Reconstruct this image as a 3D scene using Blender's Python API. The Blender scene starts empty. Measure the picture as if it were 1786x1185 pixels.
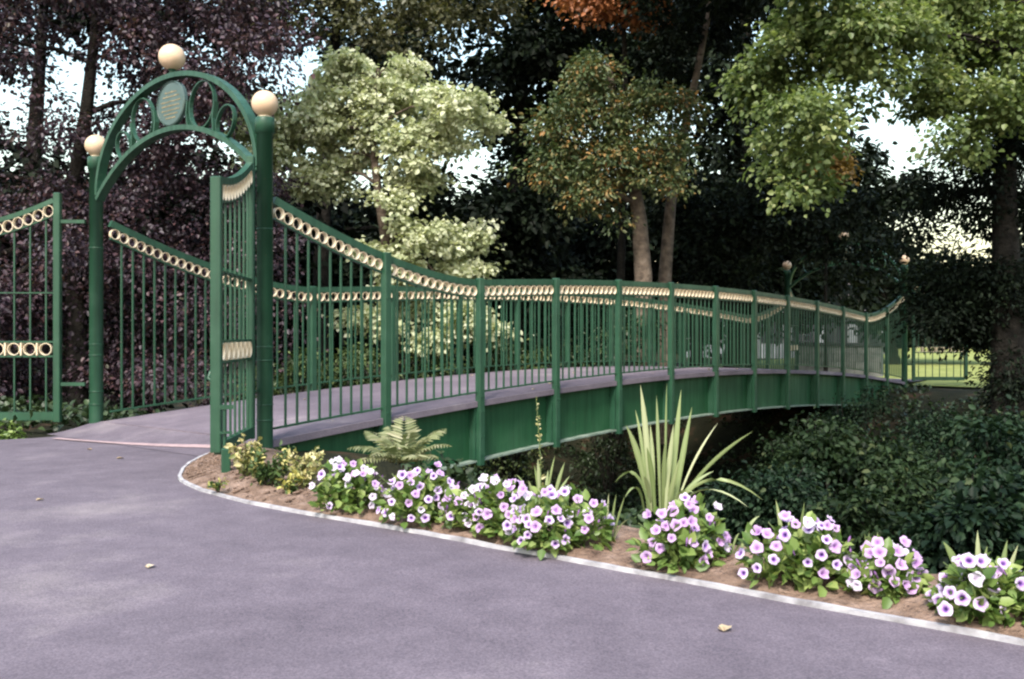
import bpy, math, random
import numpy as np
from mathutils import Vector, Matrix
random.seed(7)
PI = math.pi
R = math.radians
SC = bpy.context.scene
COL = SC.collection

# ------------------------------------------------------------------ camera, sky, sun, exposure
F_PX, CX, HY, CAMZ = 1640.0, 893.0, 580.0, 1.25          # focal length, centre column, horizon row (1786 px wide photo), eye height
cam_d = bpy.data.cameras.new('camera')
cam = bpy.data.objects.new('camera', cam_d); COL.objects.link(cam)
cam_d.sensor_width = 36.0
cam_d.lens = F_PX / 1786.0 * 36.0
cam_d.shift_y = -(592.5 - HY) / 1786.0
cam_d.clip_end = 2000.0
cam.location = (0, 0, CAMZ)
cam.rotation_euler = (R(90), 0, 0)
SC.camera = cam

SUN_EL, SUN_AZ = 50.0, 196.0                              # azimuth clockwise from +Y: behind the camera, to the left
w = bpy.data.worlds.new('World'); SC.world = w; w.use_nodes = True
wn = w.node_tree.nodes; wl = w.node_tree.links
sky = wn.new('ShaderNodeTexSky'); sky.sky_type = 'NISHITA'; sky.sun_disc = False
sky.sun_elevation = R(SUN_EL); sky.sun_rotation = R(SUN_AZ)
sky.air_density = 1.9; sky.dust_density = 2.5; sky.ozone_density = 1.6
bg = wn['Background']; bg.inputs['Strength'].default_value = 0.14
wl.new(sky.outputs[0], bg.inputs[0])

sd = bpy.data.lights.new('sun', 'SUN'); sd.energy = 2.2; sd.angle = R(12.0); sd.color = (1.0, 0.95, 0.87)
sun = bpy.data.objects.new('sun', sd); COL.objects.link(sun)
sdir = Vector((math.sin(R(SUN_AZ)) * math.cos(R(SUN_EL)), math.cos(R(SUN_AZ)) * math.cos(R(SUN_EL)), math.sin(R(SUN_EL))))
sun.rotation_euler = sdir.to_track_quat('Z', 'Y').to_euler()
sun.location = (0, 0, 30)

SC.view_settings.view_transform = 'Standard'
SC.view_settings.look = 'None'
SC.view_settings.gamma = 1.0
SC.view_settings.exposure = 1.5
SC.render.engine = 'CYCLES'
cy = SC.cycles
cy.max_bounces = 6; cy.diffuse_bounces = 3; cy.glossy_bounces = 2; cy.transmission_bounces = 3; cy.transparent_max_bounces = 4
cy.use_denoising = True
cy.pixel_filter_type = 'BLACKMAN_HARRIS'
cy.filter_width = 2.3

# ------------------------------------------------------------------ helpers
def at(px, py, D):
    """point at photo column/row and depth D metres"""
    return Vector(((px - CX) / F_PX * D, D, CAMZ + (HY - py) / F_PX * D))
def gnd(px, py, z=0.0):
    D = F_PX * (CAMZ - z) / (py - HY)
    return Vector(((px - CX) / F_PX * D, D, z))

R0 = Vector((-2.566, 9.762, 0.0))                        # foot of the near right gate post
UA = math.atan2(1640.0, 1320.0)                          # heading of the bridge
U = Vector((math.cos(UA), math.sin(UA), 0)); V = Vector((-math.sin(UA), math.cos(UA), 0))
def uv(p):
    d = Vector((p[0], p[1], 0)) - R0
    return d.dot(U), d.dot(V)
def wuv(u, v, z=0.0):
    p = R0 + U * u + V * v; return Vector((p.x, p.y, z))

def tag(o, label=None, cat=None, group=None, kind=None):
    if label: o['label'] = label
    if cat: o['category'] = cat
    if group: o['group'] = group
    if kind: o['kind'] = kind
    return o
def empty(name, loc, rz=0.0, label=None, cat=None, group=None):
    o = bpy.data.objects.new(name, None); COL.objects.link(o)
    o.location = loc; o.rotation_euler = (0, 0, rz); o.empty_display_size = 0.1
    return tag(o, label, cat, group)
def link(name, me, mat=None, parent=None, loc=None):
    o = bpy.data.objects.new(name, me); COL.objects.link(o)
    if mat is not None:
        me.materials.clear(); me.materials.append(mat)
    if parent is not None: o.parent = parent
    if loc is not None: o.location = loc
    return o
def copy_tree(o, parent=None):
    c = o.copy(); COL.objects.link(c); c.parent = parent
    for ch in list(o.children): copy_tree(ch, c)
    return c

class MB:
    def __init__(s): s.v = []; s.f = []; s.sm = []
    def add(s, vs, fs, smooth=False):
        b = len(s.v); s.v += [tuple(p) for p in vs]
        for f in fs: s.f.append(tuple(i + b for i in f)); s.sm.append(smooth)
    def box(s, x0, x1, y0, y1, z0, z1):
        s.add([(x0,y0,z0),(x1,y0,z0),(x1,y1,z0),(x0,y1,z0),(x0,y0,z1),(x1,y0,z1),(x1,y1,z1),(x0,y1,z1)],
              [(0,3,2,1),(4,5,6,7),(0,1,5,4),(1,2,6,5),(2,3,7,6),(3,0,4,7)])
    def cbox(s, x0, x1, y0, y1, z0, z1, c=0.008):
        """box with chamfered vertical edges and top"""
        ring = [(x0+c,y0),(x1-c,y0),(x1,y0+c),(x1,y1-c),(x1-c,y1),(x0+c,y1),(x0,y1-c),(x0,y0+c)]
        mx, my = (x0+x1)/2, (y0+y1)/2
        vs = [(x,y,z0) for x,y in ring] + [(x,y,z1-c) for x,y in ring]
        vs += [(mx+(x-mx)*(1-2*c/(x1-x0)), my+(y-my)*(1-2*c/(y1-y0)), z1) for x,y in ring]
        fs = [tuple(range(7,-1,-1)), tuple(range(16,24))]
        for k in (0, 8):
            for i in range(8): j=(i+1)%8; fs.append((k+i,k+j,k+8+j,k+8+i))
        s.add(vs, fs)
    def sweep(s, pts, hw, hh, side=None):
        """rectangular bar along pts; hw = half size along 'side', hh = half size across"""
        n = len(pts); vs = []; fs = []
        for i, p in enumerate(pts):
            p = Vector(p)
            t = (Vector(pts[min(i+1,n-1)]) - Vector(pts[max(i-1,0)])).normalized()
            sd_ = Vector(side) if side is not None else Vector((0,1,0))
            sd_ = (sd_ - t*sd_.dot(t)).normalized(); up = t.cross(sd_).normalized()
            w_ = hw[i] if isinstance(hw, (list, tuple)) else hw
            h_ = hh[i] if isinstance(hh, (list, tuple)) else hh
            for a, b in ((-1,-1),(1,-1),(1,1),(-1,1)): vs.append(p + sd_*w_*a + up*h_*b)
        for i in range(n-1):
            for k in range(4):
                j=(k+1)%4; fs.append((4*i+k,4*i+j,4*i+4+j,4*i+4+k))
        fs.append((3,2,1,0)); fs.append(tuple(4*(n-1)+k for k in range(4)))
        s.add(vs, fs)
    def tube(s, pts, rad, n=8, closed_ends=True):
        m = len(pts); vs = []; fs = []
        prev = None
        for i, p in enumerate(pts):
            p = Vector(p)
            t = (Vector(pts[min(i+1,m-1)]) - Vector(pts[max(i-1,0)])).normalized()
            a = Vector((1,0,0)) if abs(t.x) < 0.9 else Vector((0,1,0))
            if prev is not None: a = prev
            a = (a - t*a.dot(t)).normalized(); prev = a; b = t.cross(a)
            r = rad[i] if isinstance(rad, (list, tuple)) else rad
            for k in range(n):
                q = 2*PI*k/n; vs.append(p + a*(r*math.cos(q)) + b*(r*math.sin(q)))
        for i in range(m-1):
            for k in range(n):
                j=(k+1)%n; fs.append((n*i+k,n*i+j,n*i+n+j,n*i+n+k))
        s.add(vs, fs, True)
        if closed_ends:
            s.add(vs[:n], [tuple(range(n-1,-1,-1))]); s.add(vs[-n:], [tuple(range(n))])
    def lathe(s, prof, n=24, c=(0,0)):
        vs = []; fs = []
        for r, z in prof:
            for k in range(n):
                q = 2*PI*k/n; vs.append((c[0]+r*math.cos(q), c[1]+r*math.sin(q), z))
        for i in range(len(prof)-1):
            for k in range(n):
                j=(k+1)%n; fs.append((n*i+k,n*i+j,n*i+n+j,n*i+n+k))
        s.add(vs, fs, True)
    def mesh(s, name):
        me = bpy.data.meshes.new(name); me.from_pydata(s.v, [], s.f)
        me.polygons.foreach_set('use_smooth', s.sm); me.update(); return me
    def build(s, name, mat, parent=None, loc=None):
        return link(name, s.mesh(name), mat, parent, loc)

# ------------------------------------------------------------------ materials
def nodes(name):
    m = bpy.data.materials.new(name); m.use_nodes = True
    nt = m.node_tree; return m, nt.nodes, nt.links, nt.nodes['Principled BSDF']
def ramp(N, stops):
    r = N.new('ShaderNodeValToRGB'); e = r.color_ramp.elements
    while len(e) < len(stops): e.new(0.5)
    for el, (p, c) in zip(e, stops): el.position = p; el.color = (c[0], c[1], c[2], 1)
    return r
def noise_mat(name, stops, scale=5.0, detail=6.0, rough=0.8, bump=0.0, bscale=60.0, bdist=0.01, spec=0.3, coord='Object'):
    m, N, L, P = nodes(name)
    tc = N.new('ShaderNodeTexCoord'); nz = N.new('ShaderNodeTexNoise'); nz.inputs['Scale'].default_value = scale; nz.inputs['Detail'].default_value = detail
    L.new(tc.outputs[coord], nz.inputs['Vector']); rp = ramp(N, stops); L.new(nz.outputs[0], rp.inputs[0]); L.new(rp.outputs[0], P.inputs['Base Color'])
    P.inputs['Roughness'].default_value = rough; P.inputs['Specular IOR Level'].default_value = spec
    if bump:
        b = N.new('ShaderNodeBump'); n2 = N.new('ShaderNodeTexNoise'); n2.inputs['Scale'].default_value = bscale; n2.inputs['Detail'].default_value = 4
        L.new(tc.outputs[coord], n2.inputs['Vector']); L.new(n2.outputs[0], b.inputs['Height'])
        b.inputs['Strength'].default_value = bump; b.inputs['Distance'].default_value = bdist; L.new(b.outputs[0], P.inputs['Normal'])
    return m
def leaf_mat(name, stops, transl=0.3, rough=0.45, spec=0.35):
    m, N, L, P = nodes(name)
    a = N.new('ShaderNodeAttribute'); a.attribute_name = 'rnd'
    rp = ramp(N, stops); L.new(a.outputs['Fac'], rp.inputs[0]); L.new(rp.outputs[0], P.inputs['Base Color'])
    P.inputs['Roughness'].default_value = rough; P.inputs['Specular IOR Level'].default_value = spec
    t = N.new('ShaderNodeBsdfTranslucent'); mx = N.new('ShaderNodeMixShader'); mx.inputs[0].default_value = transl
    g = N.new('ShaderNodeMixRGB'); g.blend_type = 'MULTIPLY'; g.inputs[0].default_value = 1; g.inputs[2].default_value = (1.1, 1.15, 0.65, 1)
    L.new(rp.outputs[0], g.inputs[1]); L.new(g.outputs[0], t.inputs[0])
    L.new(P.outputs[0], mx.inputs[1]); L.new(t.outputs[0], mx.inputs[2]); L.new(mx.outputs[0], N['Material Output'].inputs[0])
    return m

M = {}
def asphalt(name, tint=(1, 1, 1), seed=0.0):
    m, N, L, P = nodes(name)
    tc = N.new('ShaderNodeTexCoord'); mp = N.new('ShaderNodeMapping'); mp.inputs['Location'].default_value = (seed, seed*0.7, 0); L.new(tc.outputs['Object'], mp.inputs[0])
    def nz(s, d=4.0, rg=0.5):
        n = N.new('ShaderNodeTexNoise'); n.inputs['Scale'].default_value = s; n.inputs['Detail'].default_value = d; n.inputs['Roughness'].default_value = rg
        L.new(mp.outputs[0], n.inputs['Vector']); return n
    big, mid, fine = nz(0.55, 5, .6), nz(4.0, 5, .6), nz(110.0, 3, .7)
    r1 = ramp(N, [(0.30, (0.092*tint[0], 0.076*tint[1], 0.094*tint[2])), (0.55, (0.122*tint[0], 0.101*tint[1], 0.123*tint[2])), (0.74, (0.215*tint[0], 0.184*tint[1], 0.194*tint[2]))])
    L.new(big.outputs[0], r1.inputs[0])
    r2 = ramp(N, [(0.3, (0.84, 0.84, 0.85)), (0.7, (1.13, 1.13, 1.12))]); L.new(mid.outputs[0], r2.inputs[0])
    r3 = ramp(N, [(0.34, (0.50, 0.50, 0.52)), (0.52, (1, 1, 1)), (0.74, (1.55, 1.5, 1.45))]); L.new(fine.outputs[0], r3.inputs[0])
    a = N.new('ShaderNodeMixRGB'); a.blend_type = 'MULTIPLY'; a.inputs[0].default_value = 1; L.new(r1.outputs[0], a.inputs[1]); L.new(r2.outputs[0], a.inputs[2])
    b = N.new('ShaderNodeMixRGB'); b.blend_type = 'MULTIPLY'; b.inputs[0].default_value = .75; L.new(a.outputs[0], b.inputs[1]); L.new(r3.outputs[0], b.inputs[2])
    L.new(b.outputs[0], P.inputs['Base Color']); P.inputs['Roughness'].default_value = 0.85; P.inputs['Specular IOR Level'].default_value = 0.25
    bp = N.new('ShaderNodeBump'); bp.inputs['Strength'].default_value = 0.6; bp.inputs['Distance'].default_value = 0.004
    L.new(fine.outputs[0], bp.inputs['Height']); L.new(bp.outputs[0], P.inputs['Normal'])
    return m
M['asphalt'] = asphalt('asphalt')
M['deck'] = asphalt('deck_asphalt', (1.22, 1.21, 1.20), 3.0)
M['joint'] = noise_mat('pink_joint', [(0.3, (0.24, 0.17, 0.18)), (0.7, (0.36, 0.26, 0.26))], 12, rough=.9)
M['kerb'] = noise_mat('kerb_concrete', [(0.3, (0.17, 0.16, 0.17)), (0.5, (0.32, 0.31, 0.33)), (0.75, (0.46, 0.45, 0.46))], 9, rough=.85, bump=.4, bscale=80)
M['soil'] = noise_mat('bed_soil', [(0.25, (0.085, 0.055, 0.042)), (0.5, (0.185, 0.125, 0.095)), (0.75, (0.30, 0.215, 0.175))], 9, detail=8, rough=.95, bump=1.0, bscale=45, bdist=.03, spec=.1)
M['earth'] = noise_mat('ravine_earth', [(0.3, (0.012, 0.013, 0.008)), (0.55, (0.022, 0.022, 0.012)), (0.72, (0.075, 0.042, 0.027))], 1.6, detail=8, rough=.95, bump=.8, bscale=14, bdist=.05, spec=.1)
M['lawn'] = noise_mat('lawn_grass', [(0.3, (0.17, 0.20, 0.06)), (0.7, (0.26, 0.28, 0.10))], 1.5, detail=8, rough=.9, bump=.6, bscale=30, bdist=.03, spec=.1)
def paint(name, c0, c1, c2, rough, spec, scale):
    m = noise_mat(name, [(0.25, c0), (0.55, c1), (0.8, c2)], scale, 8, rough, .08, 26.0, .01, spec)
    N, L = m.node_tree.nodes, m.node_tree.links; P = N['Principled BSDF']
    base = P.inputs['Base Color'].links[0].from_socket
    tc = N.new('ShaderNodeTexCoord')
    mp = N.new('ShaderNodeMapping'); mp.inputs['Scale'].default_value = (16, 16, 1.2); L.new(tc.outputs['Object'], mp.inputs[0])
    st = N.new('ShaderNodeTexNoise'); st.inputs['Scale'].default_value = 1.0; st.inputs['Detail'].default_value = 5; L.new(mp.outputs[0], st.inputs['Vector'])
    r1 = ramp(N, [(0.3, (0.72, 0.74, 0.72)), (0.5, (1, 1, 1)), (0.75, (1.25, 1.2, 1.2))]); L.new(st.outputs[0], r1.inputs[0])
    mu = N.new('ShaderNodeMixRGB'); mu.blend_type = 'MULTIPLY'; mu.inputs[0].default_value = .85; L.new(base, mu.inputs[1]); L.new(r1.outputs[0], mu.inputs[2])
    sp = N.new('ShaderNodeTexNoise'); sp.inputs['Scale'].default_value = 38; sp.inputs['Detail'].default_value = 5; L.new(tc.outputs['Object'], sp.inputs['Vector'])
    r2 = ramp(N, [(0.70, (0, 0, 0)), (0.74, (1, 1, 1))]); L.new(sp.outputs[0], r2.inputs[0])
    mx = N.new('ShaderNodeMixRGB'); L.new(r2.outputs[0], mx.inputs[0]); L.new(mu.outputs[0], mx.inputs[1]); mx.inputs[2].default_value = (0.085, 0.075, 0.05, 1)
    L.new(mx.outputs[0], P.inputs['Base Color'])
    r3 = ramp(N, [(0.3, (rough+.14,)*3), (0.7, (rough-.06,)*3)]); L.new(st.outputs[0], r3.inputs[0]); L.new(r3.outputs[0], P.inputs['Roughness'])
    return m
M['paint'] = paint('green_paint', (0.013, 0.048, 0.026), (0.018, 0.061, 0.034), (0.034, 0.084, 0.052), .38, .35, 3.0)
M['paint2'] = paint('green_paint_girder', (0.010, 0.048, 0.019), (0.014, 0.062, 0.026), (0.027, 0.084, 0.040), .5, .22, 1.3)
M['gold'] = noise_mat('gold_paint', [(0.3, (0.54, 0.42, 0.27)), (0.7, (0.74, 0.63, 0.47))], 14, rough=.42, spec=.5)
M['plaque'] = noise_mat('plaque_enamel', [(0.3, (0.035, 0.065, 0.055)), (0.7, (0.06, 0.09, 0.08))], 6, rough=.3, spec=.5)
M['brass'] = noise_mat('dull_brass', [(0.3, (0.16, 0.12, 0.06)), (0.7, (0.30, 0.24, 0.14))], 14, rough=.5)
M['ball'] = noise_mat('gold_ball_paint', [(0.3, (0.50, 0.34, 0.21)), (0.7, (0.64, 0.46, 0.31))], 4, rough=.4, spec=.5)
M['steel'] = noise_mat('flange_lit', [(0.3, (0.10, 0.14, 0.11)), (0.7, (0.22, 0.26, 0.22))], 5, rough=.6)  # paler than the girder paint: light caught on the flange, put into its colour
M['stone'] = noise_mat('wall_stone', [(0.3, (0.10, 0.105, 0.10)), (0.7, (0.20, 0.20, 0.19))], 3, rough=.95, bump=.6, bscale=12)
M['coping'] = noise_mat('wall_coping', [(0.3, (0.03, 0.032, 0.035)), (0.7, (0.06, 0.06, 0.06))], 4, rough=.9)
M['render'] = noise_mat('house_render', [(0.3, (0.12, 0.13, 0.145)), (0.7, (0.20, 0.21, 0.225))], 2, rough=.9)
M['roof'] = noise_mat('house_roof', [(0.3, (0.05, 0.045, 0.045)), (0.7, (0.10, 0.085, 0.08))], 3, rough=.9)
M['glassdark'] = noise_mat('dark_window', [(0.3, (0.02, 0.02, 0.025)), (0.7, (0.03, 0.03, 0.035))], 3, rough=.1, spec=.6)
M['bark'] = noise_mat('bark_brown', [(0.3, (0.035, 0.026, 0.020)), (0.55, (0.085, 0.065, 0.050)), (0.8, (0.15, 0.12, 0.095))], 7, detail=8, rough=.95, bump=1.0, bscale=18, bdist=.04, spec=.1)
M['bark_dark'] = noise_mat('bark_dark', [(0.3, (0.010, 0.009, 0.008)), (0.7, (0.03, 0.026, 0.022))], 6, detail=8, rough=.95, bump=1.0, bscale=18, bdist=.04, spec=.1)
M['bark_pale'] = noise_mat('bark_pale', [(0.3, (0.07, 0.055, 0.045)), (0.55, (0.15, 0.115, 0.09)), (0.8, (0.24, 0.19, 0.15))], 6, detail=8, rough=.95, bump=1.0, bscale=16, bdist=.04, spec=.1)
M['stem'] = noise_mat('green_stem', [(0.3, (0.06, 0.09, 0.03)), (0.7, (0.11, 0.14, 0.05))], 10, rough=.7)

M['beech'] = leaf_mat('leaf_copper_beech', [(0.0, (0.013, 0.009, 0.014)), (0.4, (0.031, 0.019, 0.028)), (0.7, (0.058, 0.034, 0.044)), (0.9, (0.10, 0.050, 0.052)), (1.0, (0.05, 0.06, 0.025))], .2)
M['acer'] = leaf_mat('leaf_variegated_maple', [(0.0, (0.19, 0.225, 0.12)), (0.25, (0.35, 0.385, 0.22)), (0.6, (0.51, 0.53, 0.36)), (1.0, (0.66, 0.66, 0.52))], .35)
M['olive'] = leaf_mat('leaf_olive', [(0.0, (0.03, 0.035, 0.015)), (0.5, (0.075, 0.075, 0.035)), (1.0, (0.15, 0.14, 0.07))], .3)
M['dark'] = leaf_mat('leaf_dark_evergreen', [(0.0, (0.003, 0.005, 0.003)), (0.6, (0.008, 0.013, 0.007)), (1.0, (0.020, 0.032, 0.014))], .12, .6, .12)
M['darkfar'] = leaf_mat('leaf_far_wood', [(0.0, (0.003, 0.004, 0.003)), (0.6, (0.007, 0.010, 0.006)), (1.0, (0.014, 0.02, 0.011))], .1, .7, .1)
M['oak'] = leaf_mat('leaf_turning_oak', [(0.0, (0.03, 0.055, 0.024)), (0.42, (0.075, 0.105, 0.042)), (0.68, (0.14, 0.15, 0.06)), (0.84, (0.26, 0.16, 0.06)), (1.0, (0.40, 0.20, 0.06))], .25)
M['orange'] = leaf_mat('leaf_orange', [(0.0, (0.12, 0.05, 0.02)), (0.5, (0.32, 0.11, 0.04)), (1.0, (0.42, 0.18, 0.07))], .3)
M['amber'] = leaf_mat('leaf_amber', [(0.0, (0.10, 0.06, 0.015)), (0.5, (0.22, 0.13, 0.03)), (1.0, (0.34, 0.21, 0.05))], .3)
M['lime'] = leaf_mat('leaf_bright_green', [(0.0, (0.05, 0.08, 0.026)), (0.45, (0.125, 0.17, 0.06)), (0.8, (0.23, 0.27, 0.10)), (1.0, (0.38, 0.39, 0.18))], .45)
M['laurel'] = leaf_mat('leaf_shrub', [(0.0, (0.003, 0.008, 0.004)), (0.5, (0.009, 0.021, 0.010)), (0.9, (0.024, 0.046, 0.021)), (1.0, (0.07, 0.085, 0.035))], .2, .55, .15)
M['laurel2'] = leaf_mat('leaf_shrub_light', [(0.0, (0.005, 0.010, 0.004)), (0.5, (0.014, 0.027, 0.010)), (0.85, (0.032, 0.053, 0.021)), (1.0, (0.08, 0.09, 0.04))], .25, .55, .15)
M['bank'] = leaf_mat('leaf_bank_shrub', [(0.0, (0.02, 0.035, 0.012)), (0.5, (0.05, 0.075, 0.025)), (1.0, (0.12, 0.15, 0.05))], .2)
M['ivy'] = leaf_mat('leaf_ivy', [(0.0, (0.010, 0.020, 0.008)), (0.6, (0.03, 0.05, 0.02)), (1.0, (0.06, 0.09, 0.035))], .15)
M['petleaf'] = leaf_mat('leaf_petunia', [(0.0, (0.05, 0.10, 0.022)), (0.5, (0.13, 0.20, 0.05)), (1.0, (0.28, 0.34, 0.11))], .3)
M['euo'] = leaf_mat('leaf_variegated_shrub', [(0.0, (0.03, 0.06, 0.02)), (0.55, (0.07, 0.12, 0.035)), (0.7, (0.42, 0.38, 0.10)), (1.0, (0.62, 0.55, 0.22))], .25)
M['euogold'] = leaf_mat('leaf_golden_shrub', [(0.0, (0.06, 0.09, 0.03)), (0.45, (0.16, 0.18, 0.06)), (0.65, (0.40, 0.35, 0.14)), (1.0, (0.66, 0.60, 0.38))], .25)
M['euodark'] = leaf_mat('leaf_green_gold_shrub', [(0.0, (0.025, 0.05, 0.018)), (0.75, (0.06, 0.10, 0.03)), (0.85, (0.45, 0.40, 0.14)), (1.0, (0.6, 0.52, 0.22))], .25)
M['frond'] = leaf_mat('leaf_fern_shrub', [(0.0, (0.12, 0.14, 0.06)), (0.5, (0.22, 0.24, 0.12)), (1.0, (0.36, 0.33, 0.22))], .3)
M['blade'] = leaf_mat('leaf_sword', [(0.0, (0.12, 0.165, 0.055)), (0.5, (0.23, 0.275, 0.12)), (1.0, (0.42, 0.43, 0.26))], .25)
M['dry'] = leaf_mat('leaf_fallen', [(0.0, (0.22, 0.15, 0.09)), (0.6, (0.42, 0.32, 0.20)), (1.0, (0.55, 0.46, 0.34))], .1)

def petal_mat(name, stops):
    m, N, L, P = nodes(name)
    tc = N.new('ShaderNodeTexCoord'); sx = N.new('ShaderNodeSeparateXYZ'); L.new(tc.outputs['Object'], sx.inputs[0])
    cb = N.new('ShaderNodeCombineXYZ'); L.new(sx.outputs[0], cb.inputs[0]); L.new(sx.outputs[1], cb.inputs[1])
    ln = N.new('ShaderNodeVectorMath'); ln.operation = 'LENGTH'; L.new(cb.outputs[0], ln.inputs[0])
    nz = N.new('ShaderNodeTexNoise'); nz.inputs['Scale'].default_value = 70; L.new(tc.outputs['Object'], nz.inputs['Vector'])
    mr = N.new('ShaderNodeMath'); mr.operation = 'MULTIPLY_ADD'; L.new(nz.outputs[0], mr.inputs[0]); mr.inputs[1].default_value = 0.016; L.new(ln.outputs['Value'], mr.inputs[2])
    ma = N.new('ShaderNodeMath'); ma.operation = 'MULTIPLY_ADD'; L.new(mr.outputs[0], ma.inputs[0]); ma.inputs[1].default_value = 21.0; ma.inputs[2].default_value = -0.17
    rp = ramp(N, stops); L.new(ma.outputs[0], rp.inputs[0]); L.new(rp.outputs[0], P.inputs['Base Color'])
    P.inputs['Roughness'].default_value = .6; P.inputs['Specular IOR Level'].default_value = .2
    t = N.new('ShaderNodeBsdfTranslucent'); mx = N.new('ShaderNodeMixShader'); mx.inputs[0].default_value = .25; L.new(rp.outputs[0], t.inputs[0])
    L.new(P.outputs[0], mx.inputs[1]); L.new(t.outputs[0], mx.inputs[2]); L.new(mx.outputs[0], N['Material Output'].inputs[0])
    return m
M['pet_eye'] = petal_mat('petal_purple_eye', [(0.0, (0.06, 0.02, 0.14)), (0.20, (0.12, 0.05, 0.25)), (0.34, (0.34, 0.19, 0.46)), (0.50, (0.48, 0.34, 0.57)), (0.72, (0.54, 0.44, 0.60)), (1.0, (0.58, 0.50, 0.62))])
M['pet_lilac'] = petal_mat('petal_lilac', [(0.0, (0.26, 0.12, 0.34)), (0.25, (0.40, 0.22, 0.47)), (0.6, (0.47, 0.31, 0.53)), (1.0, (0.52, 0.37, 0.57))])
M['pet_white'] = petal_mat('petal_white', [(0.0, (0.42, 0.34, 0.44)), (0.3, (0.53, 0.45, 0.57)), (1.0, (0.62, 0.56, 0.65))])
PET = ['pet_eye', 'pet_lilac', 'pet_white']

# ------------------------------------------------------------------ foliage
def unit(a):
    return a / np.maximum(np.linalg.norm(a, axis=1, keepdims=True), 1e-9)
def leaves_mesh(name, pos, axis, nrm, ln, wd, rnd, fold=0.18, curl=0.12):
    n = len(pos); axis = unit(axis); side = unit(np.cross(nrm, axis)); nr = np.cross(axis, side)
    L_ = ln[:, None]; W_ = wd[:, None] * 0.5
    b = pos; t = pos + axis*L_ - nr*L_*curl
    l1 = pos + axis*L_*0.30 + side*W_*0.95 + nr*W_*fold*2; r1 = pos + axis*L_*0.30 - side*W_*0.95 + nr*W_*fold*2
    l2 = pos + axis*L_*0.68 + side*W_*0.75 + nr*W_*fold*1.4; r2 = pos + axis*L_*0.68 - side*W_*0.75 + nr*W_*fold*1.4
    v = np.stack([b, l1, l2, t, r2, r1], 1).reshape(-1, 3).astype(np.float32)
    base = (np.arange(n) * 6)[:, None]
    idx = (base + np.array([0, 3, 2, 1, 0, 5, 4, 3])[None, :]).reshape(-1).astype(np.int32)
    me = bpy.data.meshes.new(name)
    me.vertices.add(n*6); me.vertices.foreach_set('co', v.reshape(-1))
    me.loops.add(n*8); me.loops.foreach_set('vertex_index', idx)
    me.polygons.add(n*2); me.polygons.foreach_set('loop_start', (np.arange(n*2)*4).astype(np.int32))
    me.update(calc_edges=True)
    at_ = me.attributes.new('rnd', 'FLOAT', 'POINT'); at_.data.foreach_set('value', np.repeat(rnd, 6).astype(np.float32))
    return me
def crown(name, blobs, n, leaf, wr, mat, parent, seed=1, per=28, spread=0.22, flat=0.55, shell=0.55, upb=0.9, droop=0.25, origin=None, tone=0.55, kind=None, sub=9):
    """blobs: (x,y,z,rx,ry,rz) world; leaves grow in sprays round twig ends through the crown's volume"""
    rg = np.random.default_rng(seed)
    B = np.array(blobs, float)
    if sub:
        out_ = []
        for b in B:
            out_.append((*b[:3], *(b[3:6]*.55)))
            for q in range(sub):
                dd = rg.normal(size=3); dd /= np.linalg.norm(dd); f = rg.uniform(.26, .52)
                out_.append((*(b[:3] + dd*b[3:6]*rg.uniform(.55, .95)), *(b[3:6]*f*np.array([1.1, 1.1, .72]))))
        B = np.array(out_)
    wts = (B[:,3]*B[:,4]*B[:,5])**(2/3.); wts /= wts.sum()
    K = max(4, n // per)
    bi = rg.choice(len(B), K, p=wts)
    d = unit(rg.normal(size=(K, 3))); rr = shell + (1-shell) * rg.random(K)**0.7
    inner = rg.random(K) < 0.22; rr[inner] = rg.random(inner.sum()) * 0.8
    tw = B[bi, :3] + d * B[bi, 3:6] * rr[:, None]
    tt = rg.random(K)
    k = rg.integers(0, K, n)
    sz = spread * (0.6 + 0.8*rg.random(K))[k]
    off = rg.normal(size=(n, 3)) * sz[:, None]; off[:, 2] *= flat
    hr = np.linalg.norm(off[:, :2], axis=1); off[:, 2] -= hr * droop
    pos = tw[k] + off
    out = unit(pos - B[bi[k], :3]); ax = unit(off + 1e-6)*0.7 + out*0.5 + rg.normal(size=(n, 3))*0.45; ax[:, 2] -= droop
    nr = rg.normal(size=(n, 3))*0.55 + out*0.35; nr[:, 2] += upb
    ln = leaf * (0.65 + 0.7*rg.random(n))
    rnd = np.clip(tone*tt[k] + (1-tone)*rg.random(n), 0, 1)
    if origin is not None: pos = pos - np.array(origin)[None, :]
    me = leaves_mesh(name, pos, ax, nr, ln, ln*wr, rnd)
    o = link(name, me, mat, parent)
    if kind: o['kind'] = kind
    return o
def pix_blobs(lst, D, dep=1.1, jit=0.6, seed=1, k=1.0):
    rg = random.Random(seed); out = []
    for b in lst:
        px, py, r = b[:3]; DD = D + (b[3] if len(b) > 3 else 0) + rg.uniform(-jit, jit)
        p = at(px, py, DD); rm = k * r / F_PX * DD
        out.append((p.x, p.y, p.z, rm*1.08, rm*dep, rm*0.95))
    return out
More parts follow.
